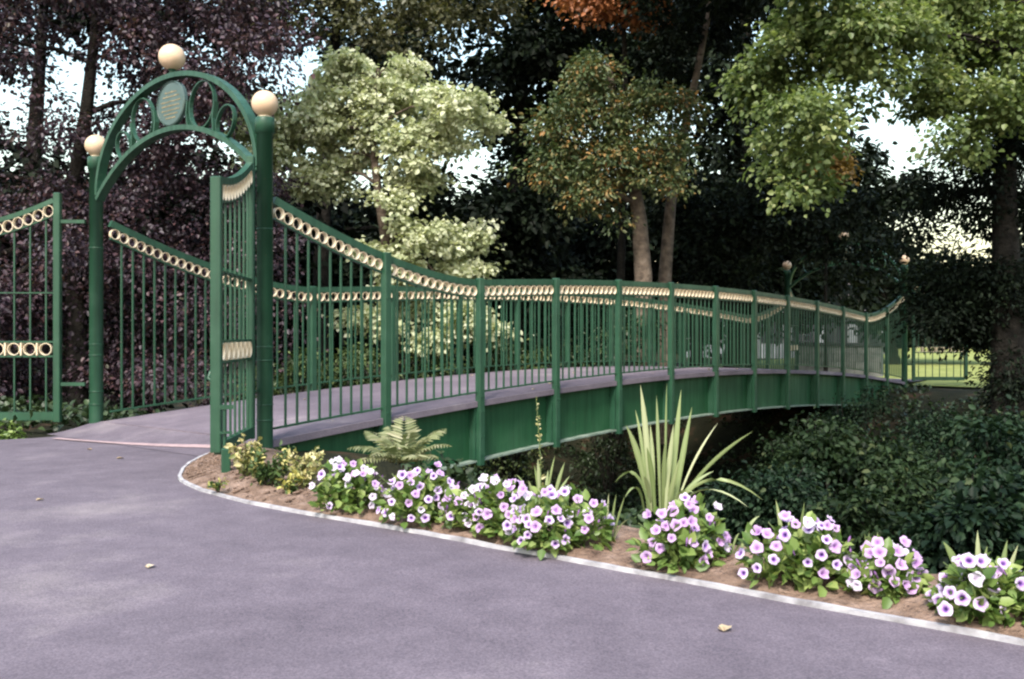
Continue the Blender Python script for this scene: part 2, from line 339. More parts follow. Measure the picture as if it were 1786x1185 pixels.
def tree(name, label, cat, D, foot, ground_z, path, rad, blobs, n, leaf, wr, lmat, bmat, seed=1, limbs=8, group=None, **kw):
    """trunk path in photo columns/rows at depth D, limbs reaching into the crown"""
    base = at(foot, 600, D); base.z = ground_z
    root = empty(name, base, 0, label, cat, group)
    pts = [base + Vector((0, 0, -0.2))] + [at(px, py, D + dd) for px, py, dd in path]
    # smooth the trunk
    fine = []; rads = []
    for i in range(len(pts)-1):
        for k in range(4):
            f = k/4; fine.append(pts[i].lerp(pts[i+1], f)); rads.append(rad * (1 - 0.75*(i+f)/(len(pts)-1)) * (1.25 if i+f < 0.3 else 1))
    fine.append(pts[-1]); rads.append(rad*0.22)
    mb = MB(); mb.tube([p - base for p in fine], rads, 10)
    rg = random.Random(seed)
    bs = sorted(blobs, key=lambda b: -b[3])[:limbs]
    for b in bs:
        c = Vector(b[:3]); j = min(range(len(fine)//3, len(fine)), key=lambda q: (fine[q]-c).length + 0.6*max(0, fine[q].z - c.z + 0.3))
        s = fine[j]; mid = s.lerp(c, .5) + Vector((rg.uniform(-.2,.2), rg.uniform(-.2,.2), rg.uniform(0,.25)))
        r = max(0.015, rads[j]*0.5)
        mb.tube([s - base, s.lerp(mid,.5)+Vector((0,0,.08)) - base, mid - base, c - base], [r, r*.8, r*.6, r*.2], 6)
    mb.build('trunk', bmat, root)
    crown('crown', blobs, n, leaf, wr, lmat, root, seed=seed, origin=base, **kw)
    return root

# ------------------------------------------------------------------ the setting: terrain, path, kerb, bed, lawn
S = 1.692                                                # bay length of the bridge
NB = 13
def zedge(u): return 0.466 - 0.0125*(u/S - 5.6)**2
def zdeck(u): return zedge(u) + 0.045
def smooth(a, b, x):
    t = min(1, max(0, (x-a)/(b-a))); return t*t*(3-2*t)
def hsh(x, y):
    return (math.sin(x*1.7+y*0.9)+math.sin(x*0.63-y*1.31+1.7)+math.sin(x*2.9+y*2.3+.4)*.5)/2.5
FARZ = -0.30
def terrain(u, v):
    us_ = 0.2 - 1.15*smooth(-0.4, -1.6, v) if v < 0 else 0.2
    drop = smooth(us_, 9.0, u)
    if v < -0.4 and u > us_: drop = max(drop, .34*smooth(us_, us_+1.6, u)*smooth(-.4, -1.6, v))
    z = -2.7*drop
    back = smooth(15.0, 21.0, u)
    z = z*(1-back) + FARZ*back
    left = smooth(4.0, 9.0, v)                            # the bank on the left of the bridge is higher
    z = z*(1-0.45*left)
    z += 0.10*hsh(u*1.1, v*1.1)*smooth(0.3, 3, u)*(1-smooth(20,22,u))
    if u > 60: z += (u-60)*0.06
    return z - 0.03
def axis_vals(a0, a1, fine0, fine1, step, grow=1.35):
    vals = list(np.arange(fine0, fine1+1e-6, step)); s = step; x = fine1
    while x < a1: s *= grow; x += s; vals.append(min(x, a1))
    s = step; x = fine0; lo = []
    while x > a0: s *= grow; x -= s; lo.append(max(x, a0))
    return lo[::-1] + vals
us = axis_vals(-60, 400, -4, 24, 0.4); vs_ = axis_vals(-300, 300, -16, 14, 0.4)
gv = [wuv(u, v, terrain(u, v)) for u in us for v in vs_]; nv = len(vs_)
gf = [(i*nv+j, (i+1)*nv+j, (i+1)*nv+j+1, i*nv+j+1) for i in range(len(us)-1) for j in range(nv-1)]
mb = MB(); mb.add(gv, gf, True); g = mb.build('ground', M['earth']); tag(g, 'dark earth of the wooded ravine and banks', 'ground', kind='structure')

kpix = [(381,787.5),(362,794),(345,801),(328,811),(316,821),(309,834),(313,841),(325,848),(348,858),(377,866),(425,879),(475,889),(540,901),(605,911.6),(670,923),(734.6,934),(800,946),(860,958.7),(932,970),(1010,985),(1084,999),(1205,1020.5),(1378,1054.5),(1537,1083),(1695,1111.5),(1786,1129),(1900,1152),(2100,1190)]
kp = [gnd(x, y) for x, y in kpix]
kd = (kp[-1]-kp[-2]).normalized(); kp += [kp[-1]+kd*k for k in (1.5, 4, 10, 30)]
# path polygon: kerb edge, then round behind the camera, then the left verge up to the gate
leftp = [gnd(-700, 800), gnd(-250, 783), gnd(0, 768), gnd(60, 765), gnd(110, 761), gnd(150, 754), wuv(-0.12, 3.42)]
poly = [Vector((p.x, p.y, 0.004)) for p in kp] + [Vector((25, -25, .004)), Vector((-30, -25, .004)), Vector((-30, 6, .004))] + [Vector((p.x, p.y, .004)) for p in leftp] + [wuv(-0.55, 3.2, .004), wuv(-0.55, 0.2, .004)]
mb = MB(); mb.add(poly, [tuple(range(len(poly)))]); pth = mb.build('path', M['asphalt']); tag(pth, 'grey lilac asphalt park path in the foreground', 'path', kind='structure')
mb = MB(); nrow = 6
def rampz(u): return 0.008 + (zdeck(0.02)-0.008)*smooth(-0.62, 0.35, u)/smooth(-0.62, 0.35, 0.02)
rv = []
for i in range(nrow+1):
    u = -0.62 + 0.64*i/nrow
    z = rampz(u)
    for v in (-0.02, 1.75, 3.5): rv.append((*wuv(u, v)[:2], z))
mb.add(rv, [(3*i+j, 3*i+j+1, 3*i+4+j, 3*i+3+j) for i in range(nrow) for j in range(2)], True)
tag(mb.build('approach_path', M['asphalt']), 'asphalt ramp from the path up to the bridge deck', 'path', kind='structure')
mb = MB()
j0, j1 = gnd(96, 765, .012), gnd(384, 787, .012); jd = (j1-j0).normalized(); jn = Vector((-jd.y, jd.x, 0))*0.05
jl = [j0.lerp(j1, k/10) + Vector((0,0,0)) for k in range(11)]
jz = lambda p: Vector((p.x, p.y, max(.012, rampz(uv(p)[0]) + .007)))
mb.add([jz(p+jn) for p in jl]+[jz(p-jn) for p in jl], [(k, k+11, k+12, k+1) for k in range(10)])
tag(mb.build('joint_strip', M['joint']), 'thin pinkish joint line across the asphalt before the gate', 'joint', kind='structure')
# kerb: low concrete edging
mb = MB()
def strip(points, w0, w1, z0, z1):
    a, b, c, d = [], [], [], []
    n = len(points)
    for i, p in enumerate(points):
        t = (points[min(i+1,n-1)]-points[max(i-1,0)]); t.z = 0; t.normalize(); nn = Vector((-t.y, t.x, 0))
        a.append(p + nn*w0 + Vector((0,0,z0))); b.append(p+nn*(w0-(w0-w1)*.08)+Vector((0,0,z1))); c.append(p+nn*(w1+(w0-w1)*.08)+Vector((0,0,z1))); d.append(p+nn*w1+Vector((0,0,z0)))
    m = len(points)
    return a+b+c+d, [(k*m+i, k*m+i+1, (k+1)*m+i+1, (k+1)*m+i) for k in range(3) for i in range(m-1)]
rk = random.Random(8); kfine = []
for i in range(len(kp)-4):
    m_ = max(1, int((kp[i+1]-kp[i]).length/.12))
    for k in range(m_): kfine.append(kp[i].lerp(kp[i+1], k/m_) + Vector((rk.uniform(-.003,.003), rk.uniform(-.003,.003), rk.uniform(-.003,.002))))
kfine += kp[-4:]
vsx, fsx = strip(kfine, 0.032, 0.0, -0.05, 0.026); mb.add(vsx, fsx)
kerb = mb.build('kerb', M['kerb']); tag(kerb, 'thin white concrete edging between path and flower bed', 'kerb', kind='structure')
# flower bed: lumpy soil from the kerb to the ravine edge
mb = MB(); rows = 14; bv = []
fine = []
for i in range(len(kp)-4):
    a, b = kp[i], kp[i+1]; m_ = max(1, int((b-a).length/0.10))
    for k in range(m_): fine.append(a.lerp(b, k/m_))
fine.append(kp[-4]); rgb = random.Random(3)
for i, p in enumerate(fine):
    u, v = uv(p)
    ue = (0.30 - 1.2*smooth(-0.4, -1.6, v)) if v < -0.1 else min(0.05, u+0.6)
    for k in range(rows+1):
        f = k/rows; uu = u + 0.01 + (ue-u)*f; vv = v if v < -0.1 else v - 0.25*f
        z = 0.012 + 0.07*math.sin(min(1, f*1.6)*PI/2) + (rgb.uniform(-.018, .022) if k else 0)
        if f > 0.7: z -= (f-0.7)*1.1
        q = wuv(uu, vv, z); bv.append(q)
mb.add(bv, [(i*(rows+1)+k, (i+1)*(rows+1)+k, (i+1)*(rows+1)+k+1, i*(rows+1)+k+1) for i in range(len(fine)-1) for k in range(rows)], True)
bed = mb.build('flower_bed', M['soil']); tag(bed, 'bare brown soil of the flower bed behind the kerb', 'soil', kind='structure')
# soil crumbs and pebbles
mb = MB(); rgc = random.Random(11)
for k in range(900):
    i = rgc.randrange(len(fine)-60); p = fine[i]; u, v = uv(p)
    f = rgc.random()**1.5*0.45; q = wuv(u+0.08+0.9*f, v + (0 if v < -.1 else -.2*f), 0.03+0.07*math.sin(min(1,f*1.6)*PI/2))
    r = rgc.uniform(0.005, 0.018); s3 = [Vector((rgc.uniform(.6,1.3)*r*a, rgc.uniform(.6,1.3)*r*b, rgc.uniform(.5,1)*r*c)) + q for a,b,c in ((1,0,0),(-1,0,0),(0,1,0),(0,-1,0),(0,0,1),(0,0,-1))]
    mb.add(s3, [(0,2,4),(2,1,4),(1,3,4),(3,0,4),(2,0,5),(1,2,5),(3,1,5),(0,3,5)])
tag(mb.build('soil_crumbs', M['soil']), 'loose crumbs and small stones on the bed soil', 'soil', kind='stuff')
# lawn beyond the far end
mb = MB(); lu = [22.4, 24.2, 27, 31, 36, 44, 58]; lv = [-30, -20, -14, -9, -6, -3.5, -1, 0.4, 2.0, 5, 9.5]
mb.add([wuv(u, v, terrain(u, v) + 0.05 + (0.012*(u-22))) for u in lu for v in lv], [(i*len(lv)+j, i*len(lv)+j+1, (i+1)*len(lv)+j+1, (i+1)*len(lv)+j) for i in range(len(lu)-1) for j in range(len(lv)-1)], True)
tag(mb.build('lawn', M['lawn']), 'bright sunlit lawn beyond the far end of the bridge', 'lawn', kind='structure')
mb = MB(); fp = []
for i in range(9):
    u = NB*S - 0.05 + i*1.5; fp += [wuv(u, -0.05 + .1*i, max(zdeck(NB*S) - .02*i*1.5, terrain(u, 1.5)+.06)), wuv(u, 3.4 + .12*i, max(zdeck(NB*S) - .02*i*1.5, terrain(u, 1.5)+.06))]
mb.add(fp, [(2*i, 2*i+2, 2*i+3, 2*i+1) for i in range(8)], True)
tag(mb.build('far_path', M['deck']), 'asphalt path leading on from the far end of the bridge', 'path', kind='structure')

# ------------------------------------------------------------------ footbridge
bridge = empty('footbridge', R0, UA, 'green arched steel footbridge with gold ringed railings', 'bridge')
BW = 3.35                                                # distance between the two railings
LEN = NB*S
def uline(n=52, a=0.0, b=LEN): return [a + (b-a)*k/n for k in range(n+1)]
mb = MB(); ul = uline()
dv = []
for u in ul: dv += [(u, -0.035, zdeck(u)), (u, 1.1, zdeck(u)+.012), (u, 2.25, zdeck(u)+.012), (u, BW+.035, zdeck(u)), (u, BW+.035, zdeck(u)-.075), (u, -0.035, zdeck(u)-.075)]
df = []
for i in range(len(ul)-1):
    for k in range(6): j=(k+1)%6; df.append((6*i+k, 6*i+6+k, 6*i+6+j, 6*i+j))
df += [(0,1,2,3,4,5), tuple(6*(len(ul)-1)+k for k in (5,4,3,2,1,0))]
mb.add(dv, df); mb.build('deck', M['deck'], bridge)
for v, side in ((0.10, -1), (BW-0.10, 1)):
    mb = MB(); a = [(u, v, (zdeck(u)-0.075 + zedge(u)-0.735)/2) for u in ul]
    mb.sweep(a, 0.012, (0.735+0.045-0.075)/2 - 0.002, side=(0,1,0)); mb.build('girder_web', M['paint2'], bridge)
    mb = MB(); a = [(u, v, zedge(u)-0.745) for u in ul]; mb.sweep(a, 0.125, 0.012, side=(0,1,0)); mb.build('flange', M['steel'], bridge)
mb = MB()
for k in range(12):
    u = 0.9 + k*S*1.03; mb.box(u-.05, u+.05, 0.12, BW-.12, zedge(u)-.45, zedge(u)-.25)
mb.build('cross_beams', M['paint2'], bridge)
def flare(i):
    if i < 2: return 1.0*((2-i)/2)**1.6
    if i > NB-2: return 1.0*((i-(NB-2))/2)**1.6
    return 0.0
def ztop(u): return zedge(u) + 1.645 + flare(u/S)
# posts: channel section standing in front of the web, with a stiffener fin behind
for side in (0, 1):
    for i in range(1, NB):
        u = i*S; v0 = 0.0 if side == 0 else BW; o = -1 if side == 0 else 1
        mb = MB()
        a, b = sorted((v0 + o*0.075, v0 - o*0.015)); mb.cbox(u-.052, u+.052, a, b, zedge(u)-.80, ztop(u)+0.012, .01)
        a, b = sorted((v0 + o*0.012, v0 - o*0.086)); mb.box(u-.085, u-.060, a, b, zedge(u)-.73, zdeck(u)-.08)
        for zz in (ztop(u)-.52, zedge(u)+.10, zedge(u)-.10, zedge(u)-.42, zedge(u)-.66):
            for du in (-.028, .028):
                a, b = sorted((v0 + o*0.0755, v0 + o*0.086)); mb.cbox(u+du-.009, u+du+.009, a, b, zz-.009, zz+.009, .003)
        mb.build('post', M['paint'], bridge)
# ring: short tube with a gold bore
def ring_mesh(r=0.066, t=0.007, dep=0.055, n=20):
    mb = MB(); vs = []
    for k in range(n):
        q = 2*PI*k/n; c, s = math.cos(q), math.sin(q)
        for rr, y in ((r, -dep/2), (r, dep/2), (r-t, dep/2), (r-t, -dep/2)): vs.append((rr*c, y, rr*s))
    fs = []
    for k in range(n):
        j = (k+1) % n
        for a in range(4): b = (a+1) % 4; fs.append((4*k+a, 4*j+a, 4*j+b, 4*k+b))
    mb.add(vs, fs); return mb.mesh('ring')
RING = ring_mesh(); RING.materials.append(M['gold'])
RING_F = ring_mesh(n=10); RING_F.materials.append(M['gold'])
mb = MB(); mb.cbox(-.011, .011, -.011, .011, 0, 1.0, .002); BAR = mb.mesh('baluster'); BAR.materials.append(M['paint'])
NR, NBAR = 13, 9
for side in (0, 1):
    v0 = 0.0 if side == 0 else BW
    for i in range(NB):
        a = i*S + (0.11 if i == 0 else .054); b = (i+1)*S - (0.11 if i == NB-1 else .054); n = 10
        ctr = Vector(((a+b)/2, v0, zdeck((a+b)/2)))
        uu = [a + (b-a)*k/n for k in range(n+1)]
        mb = MB()
        mb.sweep([(u-ctr.x, 0, ztop(u)-.045-ctr.z) for u in uu], 0.03, 0.042, side=(0,1,0))           # top band
        pan = mb.build('railing_panel', M['paint'], bridge, ctr)
        mb = MB(); mb.sweep([(u-ctr.x, 0, ztop(u)-.235-ctr.z) for u in uu], 0.022, 0.010, side=(0,1,0)); mb.build('ring_rail', M['paint'], pan)
        mb = MB(); mb.sweep([(u-ctr.x, 0, zdeck(u)+.115-ctr.z) for u in uu], 0.022, 0.010, side=(0,1,0)); mb.build('bottom_rail', M['paint'], pan)
        for k in range(NBAR):
            u = a + (b-a)*(k+1)/(NBAR+1)
            o = link('baluster', BAR, None, pan, (u-ctr.x, 0, zdeck(u)+.10-ctr.z)); o.scale = (1, 1, ztop(u)-.235-zdeck(u)-.10)
        near = i <= (7 if side == 0 else 6)
        L_ = sum(math.dist((uu[k], ztop(uu[k])), (uu[k+1], ztop(uu[k+1]))) for k in range(n)); nr = max(NR, int(L_/0.134)) if i in (0, NB-1) else NR - 1
        sc = L_/nr/0.132; sc = min(1.04, sc)
        if near:
            for k in range(nr):
                u = a + (b-a)*(k+.5)/nr
                o = link('ring', RING, None, pan, (u-ctr.x, 0, ztop(u)-.157-ctr.z)); o.scale = (min(1.0, sc), 1, 1)
        else:
            mb = MB(); src = [v.co.copy() for v in RING_F.vertices]; fcs = [tuple(p.vertices) for p in RING_F.polygons]
            for k in range(nr):
                u = a + (b-a)*(k+.5)/nr
                mb.add([c + Vector((u-ctr.x, 0, ztop(u)-.157-ctr.z)) for c in src], fcs)
            o = mb.build('rings', M['gold'], pan); o['kind'] = 'stuff'
# abutments
def abut(name, u0, u1, label):
    root = empty(name, wuv((u0+u1)/2, BW/2, -3.0), UA, label, 'abutment')
    mb = MB(); zt = min(zedge(u0), zedge(u1)) - 0.80
    mb.box(-(u1-u0)/2, (u1-u0)/2, -BW/2-.15, BW/2+.15, 0, 3.0+zt); mb.build('bearing_block', M['stone'], root)
    rg = random.Random(5)
    for v in (-BW/2-.165, BW/2+.165):
        for row in range(12):
            x = -(u1-u0)/2 + (0.0 if row % 2 else -.12)
            while x < (u1-u0)/2 - .05:
                wd = rg.uniform(.22, .38); x1 = min(x+wd, (u1-u0)/2)
                z0 = 3.0 + zt - .17*(row+1)
                mb = MB(); a, b = sorted((v-.02*(1 if v > 0 else -1), v + rg.uniform(.01,.035)*(1 if v > 0 else -1)))
                mb.cbox(max(x, -(u1-u0)/2)+.008, x1-.008, a, b, z0+.008, z0+.162, .012); mb.build('stone', M['stone'], root); x = x1
abut('bridge_abutment', -0.15, 0.9, 'grey stone abutment under the near end of the bridge')
abut('bridge_abutment', LEN-0.6, LEN+0.6, 'grey stone abutment under the far end of the bridge')

# ------------------------------------------------------------------ gateway with arch and balls
GW = 3.49
def gateway(label, loc):
    root = empty('gateway', loc, UA, label, 'gateway')
    def ball_profile(zc, r, n=14):
        return [(max(1e-4, r*math.sin(PI*k/n)), zc - r*math.cos(PI*k/n)) for k in range(n+1)]
    for v in (0.0, GW):
        mb = MB(); mb.lathe([(.083, -.4), (.083, 3.31), (.102, 3.315), (.102, 3.46), (.094, 3.475), (0.001, 3.477)], 28, (0, v)); post = mb.build('post', M['paint'], root)
        for z in (.34, .50, .96, 1.10, 2.32):
            mb = MB(); mb.lathe([(.081, z-.006), (.0895, z-.005), (.0895, z+.005), (.081, z+.006)], 28, (0, v)); mb.build('collar', M['paint'], post)
        mb = MB(); mb.lathe([(.05, 3.47), (.065, 3.478), (.065, 3.492), (.045, 3.5)], 20, (0, v)); mb.build('neck', M['gold'], post)
        mb = MB(); mb.lathe(ball_profile(3.622, .137), 28, (0, v)); mb.build('finial_ball', M['ball'], post)
    c = GW/2
    n = 40
    outer = [(0, c - 1.66*math.cos(PI*k/n), 2.98 + 1.22*math.sin(PI*k/n)) for k in range(n+1)]
    mb = MB(); mb.sweep(outer, .055, .028, side=(1,0,0)); mb.build('outer_arch', M['paint'], root)
    rr = (1.66**2 + .66**2)/(2*.66); th = math.asin(1.66/rr)
    inner = [(0, c + rr*math.sin(-th+2*th*k/n), 2.93 + .66 - rr + rr*math.cos(-th+2*th*k/n)) for k in range(n+1)]
    mb = MB(); mb.sweep(inner, .055, .028, side=(1,0,0)); mb.build('inner_arch', M['paint'], root)
    def loop(cv, cz, rv, rz, tilt=0.0):
        mb = MB(); pts = []
        for k in range(29):
            q = 2*PI*k/28; y, z = rv*math.cos(q), rz*math.sin(q)
            pts.append((0, cv + y*math.cos(tilt) - z*math.sin(tilt), cz + y*math.sin(tilt) + z*math.cos(tilt)))
        mb.sweep(pts, .024, .007, side=(1,0,0)); mb.build('scroll_ring', M['paint'], root)
    for s in (-1, 1):
        loop(c + s*.62, 3.785, .235, .262, -s*.25)
        loop(c + s*1.06, 3.53, .15, .19, -s*.55)
        mb = MB(); mb.sweep([(0, c+s*.36, 3.56), (0, c+s*.33, 3.72), (0, c+s*.35, 3.86)], .03, .012, side=(1,0,0)); mb.build('bracket', M['paint'], root)
        mb = MB(); mb.sweep([(0, c+s*.86, 3.42), (0, c+s*.84, 3.60), (0, c+s*.87, 3.78)], .03, .012, side=(1,0,0)); mb.build('bracket', M['paint'], root)
    # oval plaque with a rim and lines of gold lettering too small to read
    mb = MB(); m = 40
    pv = [(x, c + .295*math.cos(2*PI*k/m)*f, 3.89 + .262*math.sin(2*PI*k/m)*f) for x, f in ((.02,1),(-.02,1),(-.028,.94),(-.018,.92)) for k in range(m)]
    pf = [(a*m+k, a*m+(k+1)%m, (a+1)*m+(k+1)%m, (a+1)*m+k) for a in range(3) for k in range(m)] + [tuple(range(3*m, 4*m)), tuple(range(m-1,-1,-1))]
    mb.add(pv, pf); plq = mb.build('plaque', M['plaque'], root)
    rg = random.Random(4); mb = MB()
    for z, hw in ((4.02, .12), (3.972, .17), (3.915, .20), (3.865, .18), (3.815, .19), (3.77, .14), (3.725, .10)):
        v = c - hw
        while v < c + hw:
            wd = rg.uniform(.012, .03); hh_ = rg.uniform(.006, .011); mb.box(-.022, -.017, v, min(v+wd, c+hw), z-.009, z-.009+hh_*1.6); v += wd + .010
    mb.build('lettering', M['brass'], plq)['kind'] = 'stuff'
    mb = MB(); mb.lathe([(.03, 4.18), (.045, 4.21), (.028, 4.26), (.05, 4.285)], 18, (0, c)); mb.build('neck', M['paint'], root)
    mb = MB(); mb.lathe(ball_profile(4.425, .150), 28, (0, c)); mb.build('finial_ball', M['ball'], root)
    return root
gw1 = gateway('near green gateway arch with three gold balls and oval plaque', R0)
gw2 = copy_tree(gw1); gw2.location = wuv(LEN, 0, -0.30); gw2['label'] = 'far gateway arch small and dark at the other end of the bridge'
for o_ in (gw1, gw2): o_['group'] = 'gateways at the bridge ends'

# ------------------------------------------------------------------ gate leaves
GL = 1.55
def leaf_z(s): return 2.86 - .50*s + .15*s*s
def gate_leaf(label, loc, rz, zoff=0.0, hinge=0.12, flip=1):
    root = empty('gate_leaf', loc, rz, label, 'gate', 'open leaves of the gates')
    def part(name, mb, mat='paint', parent=root): return mb.build(name, M[mat], parent)
    mb = MB(); mb.cbox(0, .085, -.04, .04, .15+zoff, 3.02+zoff, .008); part('stile', mb)
    mb = MB(); mb.cbox(GL-.09, GL, -.045, .045, .20+zoff, 2.57+zoff, .008); part('stile', mb)
    ss = [.085 + (GL-.175)*k/12 for k in range(13)]
    mb = MB(); mb.sweep([(s, 0, leaf_z(s)+.105+zoff) for s in ss], .03, .030, side=(0,1,0)); part('top_rail', mb)
    mb = MB(); mb.sweep([(s, 0, leaf_z(s)-.078+zoff) for s in ss], .022, .010, side=(0,1,0)); part('ring_rail', mb)
    for z, h in ((1.15, .012), (.97, .012), (1.765, .008)):
        mb = MB(); mb.box(.085, GL-.09, -.022, .022, z-h+zoff, z+h+zoff); part('cross_rail', mb)
    mb = MB(); mb.box(.085, GL-.09, -.032, .032, .17+zoff, .27+zoff); part('bottom_rail', mb)
    n = 7
    for k in range(n):
        s = .085 + (GL-.175)*(k+.5)/n
        for z0, z1 in ((.27, .958), (1.162, leaf_z(s)-.088)):
            o = link('bar', BAR, None, root, (s, 0, z0+zoff)); o.scale = (.9, .9, z1-z0)
    nr = 7; p = (GL-.175)/nr
    for k in range(nr):
        s = .085 + p*(k+.5)
        o = link('ring', RING, None, root, (s, 0, 1.06+zoff)); o.scale = (1.18, 1, 1.18)
        mb = MB() if k == 0 else None
    nr2 = 11; p2 = (GL-.175)/nr2
    for k in range(nr2):
        s = .085 + p2*(k+.5); o = link('ring', RING, None, root, (s, 0, leaf_z(s)+zoff)); o.scale = (.98, 1, 1.12)
    for k in range(nr-1):
        s = .085 + p*(k+1); mb = MB(); mb.box(s-.009, s+.009, -.045, .045, .982+zoff, 1.138+zoff); part('divider', mb, 'gold')
    for z in (2.66, .62):
        mb = MB(); mb.box(-hinge, .0, -.02, .02, z-.022+zoff, z+.022+zoff); part('hinge_arm', mb)
    mb = MB(); mb.tube([(GL-.2, -.05*flip, .93+zoff), (GL-.2, -.09*flip, .88+zoff), (GL-.13, -.09*flip, .83+zoff), (GL-.13, -.05*flip, .80+zoff)], .014, 6); part('latch', mb)
    return root
hr = Vector((-2.66, 9.60, 0)); fr = Vector((-2.545, 8.10, 0)); d = fr - hr
gate_leaf('right leaf of the near gate swung open towards the camera', hr, math.atan2(d.y, d.x), .02)
gate_leaf('left leaf of the near gate swung back at the picture edge', Vector((-5.66, 11.80, 0)), PI + R(1.5), -.02, .30, -1)
farR = wuv(LEN, 0, FARZ); 
gate_leaf('far gate leaf standing open against the bright lawn', farR + Vector((.30, .2, 0)), R(-4), .0, .25)
farL = wuv(LEN, GW, FARZ)
gate_leaf('far gate leaf on the left, dim behind the railing', farL + Vector((.08, .1, 0)), UA + R(12), .0, .12)
# catch post in the bed
b = gnd(394, 838); cp = empty('catch_post', b, R(20), 'short square green catch post in the soil under the open gate', 'post')
mb = MB(); mb.cbox(-.037, .037, -.037, .037, -.1, .27, .008); mb.build('post', M['paint'], cp)
mb = MB(); mb.tube([(-.01,0,.27), (-.01,0,.64)], .014, 8); mb.build('rod', M['paint'], cp)
mb = MB(); mb.box(-.05,.05,-.03,.03,.395,.412); mb.build('plate', M['paint'], cp)
mb = MB(); mb.box(-.05,.06,-.02,.02,.60,.635); mb.build('catch', M['paint'], cp)

# ------------------------------------------------------------------ beyond the bridge: low wall and long pale house
wl0, wl1 = at(1385, 640, 33), at(1538, 640, 31.5); wd = wl1 - wl0
root = empty('garden_wall', Vector((wl0.x, wl0.y, FARZ)), math.atan2(wd.y, wd.x), 'low grey stone wall with dark coping past the far end of the bridge', 'wall')
Lw = math.hypot(wd.x, wd.y); mb = MB(); mb.box(0, Lw, 0, .3, -.2, 1.08); mb.build('wall_body', M['stone'], root)
rgw = random.Random(2)
for row in range(4):
    x = 0
    while x < Lw-.02:
        x1 = min(Lw, x + rgw.uniform(.35, .6)); mb = MB(); mb.cbox(x+.008, x1-.008, -.03-rgw.uniform(0,.015), .0, .06+row*.25+.008, .06+(row+1)*.25-.008, .01); mb.build('stone', M['stone'], root); x = x1
mb = MB(); mb.box(-.05, Lw+.05, -.08, .38, 1.081, 1.19); mb.build('coping', M['coping'], root)
h0 = at(1195, 600, 54); h1 = at(1552, 600, 50); hd = h1-h0
root = empty('house', Vector((h0.x, h0.y, -.2)), math.atan2(hd.y, hd.x), 'long low pale house half hidden behind the trees', 'house')
Lh = math.hypot(hd.x, hd.y); mb = MB(); mb.box(0, Lh, 0, 6, 0, 2.5); mb.build('wall', M['render'], root)
mb = MB(); mb.add([(-.3,-.4,2.45),(Lh+.3,-.4,2.45),(Lh+.3,6.4,2.45),(-.3,6.4,2.45),(-.3,3,4.3),(Lh+.3,3,4.3)], [(0,1,5,4),(2,3,4,5),(1,2,5),(3,0,4),(3,2,1,0)]); mb.build('roof', M['roof'], root)
for k in range(6):
    x = .9 + k*(Lh-1.8)/5.4
    mb = MB(); mb.box(x-.06, x+1.16, -.04, -.003, .86, 2.06); wf = mb.build('window', M['coping'], root)
    for q in range(2):
        mb = MB(); mb.box(x+q*.57, x+q*.57+.51, -.06, -.042, .92, 2.0); mb.build('pane', M['glassdark'], wf)

# ------------------------------------------------------------------ trees
tree('copper_beech', 'dark purple copper beech filling the left behind the gate', 'tree', 17.5, 130, -.5, [(135, 560, .5), (120, 380, .5), (150, 200, .5), (170, 20, .5), (200, -150, .5)], .22,
     pix_blobs([(-60,50,110),(50,-10,90),(170,-25,80),(290,30,95),(400,20,90),(470,100,85),(385,120,80),(280,180,95),(100,215,62),(-70,190,60),(205,265,85),(320,280,90),(410,330,75),(75,330,75),(-60,370,100),(150,400,100),(260,420,105),(350,430,85),(60,490,105),(180,530,105),(300,560,105),(-60,550,110),(60,630,90),(200,640,90),(330,650,75),(-40,670,80),(110,690,55),(430,560,85),(450,420,80),(-160,300,120),(-150,500,120),(80,-150,140),(260,-140,140),(430,-110,120)], 17.5, 1.3, 1.2, 3),
     80000, .088, .72, M['beech'], M['bark_dark'], seed=11, limbs=14, spread=.20, per=30)
tree('dark_beech', 'dim dark tree standing behind the copper beech', 'tree', 25, 40, -.6, [(40, 500, 0), (60, 250, 0), (80, -50, 0)], .4,
     pix_blobs([(60,420,130),(200,430,130),(-80,430,130),(330,420,130),(430,300,110),(300,320,100),(80,560,120),(230,580,120),(380,580,110),(-60,600,120),(330,150,60),(420,170,70),(250,30,80),(400,40,90),(100,10,80),(0,90,40),(470,480,110),(-60,300,70),(130,290,60),(-20,20,60)], 25, 1.2, 1.2, 8),
     26000, .22, .75, M['darkfar'], M['bark_dark'], seed=15, limbs=6, spread=.34)
tree('variegated_maple', 'pale cream leaved variegated maple leaning behind the railing', 'tree', 20, 690, -1.2, [(686, 500, 0), (668, 390, 0), (655, 300, 0), (648, 210, 0), (660, 120, 0)], .15,
     pix_blobs([(690,135,62),(610,135,55),(550,190,70),(480,225,62),(620,210,75),(715,200,75),(790,185,55),(845,205,42),(560,300,46),(525,320,34),(600,265,60),(700,265,60),(780,250,50),(440,190,45),(455,270,40),(745,320,36),(690,345,26),(705,415,46),(770,410,46),(835,410,30),(790,465,46),(700,470,42),(735,530,48),(810,545,46),(625,552,30),(855,575,34),(760,595,40),(830,480,34),(645,435,26),(660,560,34),(590,330,30)], 20, 1.15, .7, 5, .86),
     36000, .102, .92, M['acer'], M['bark'], seed=21, limbs=16, spread=.13, per=30, flat=.45, sub=13, upb=.7)
tree('overhanging_lime', 'olive yellow foliage hanging into the top above the pale maple', 'tree', 25, 560, -1.0, [(560, 450, 2), (575, 200, 1.5), (590, 0, 1), (600, -150, 0)], .28,
     pix_blobs([(500,15,55),(590,10,62),(680,25,62),(760,50,52),(640,55,42),(830,15,62),(540,-70,80),(680,-80,90),(820,-80,90),(440,-20,60)], 25, 1.2, .8, 6),
     11000, .13, .8, M['olive'], M['bark_dark'], seed=31, limbs=9, spread=.24)
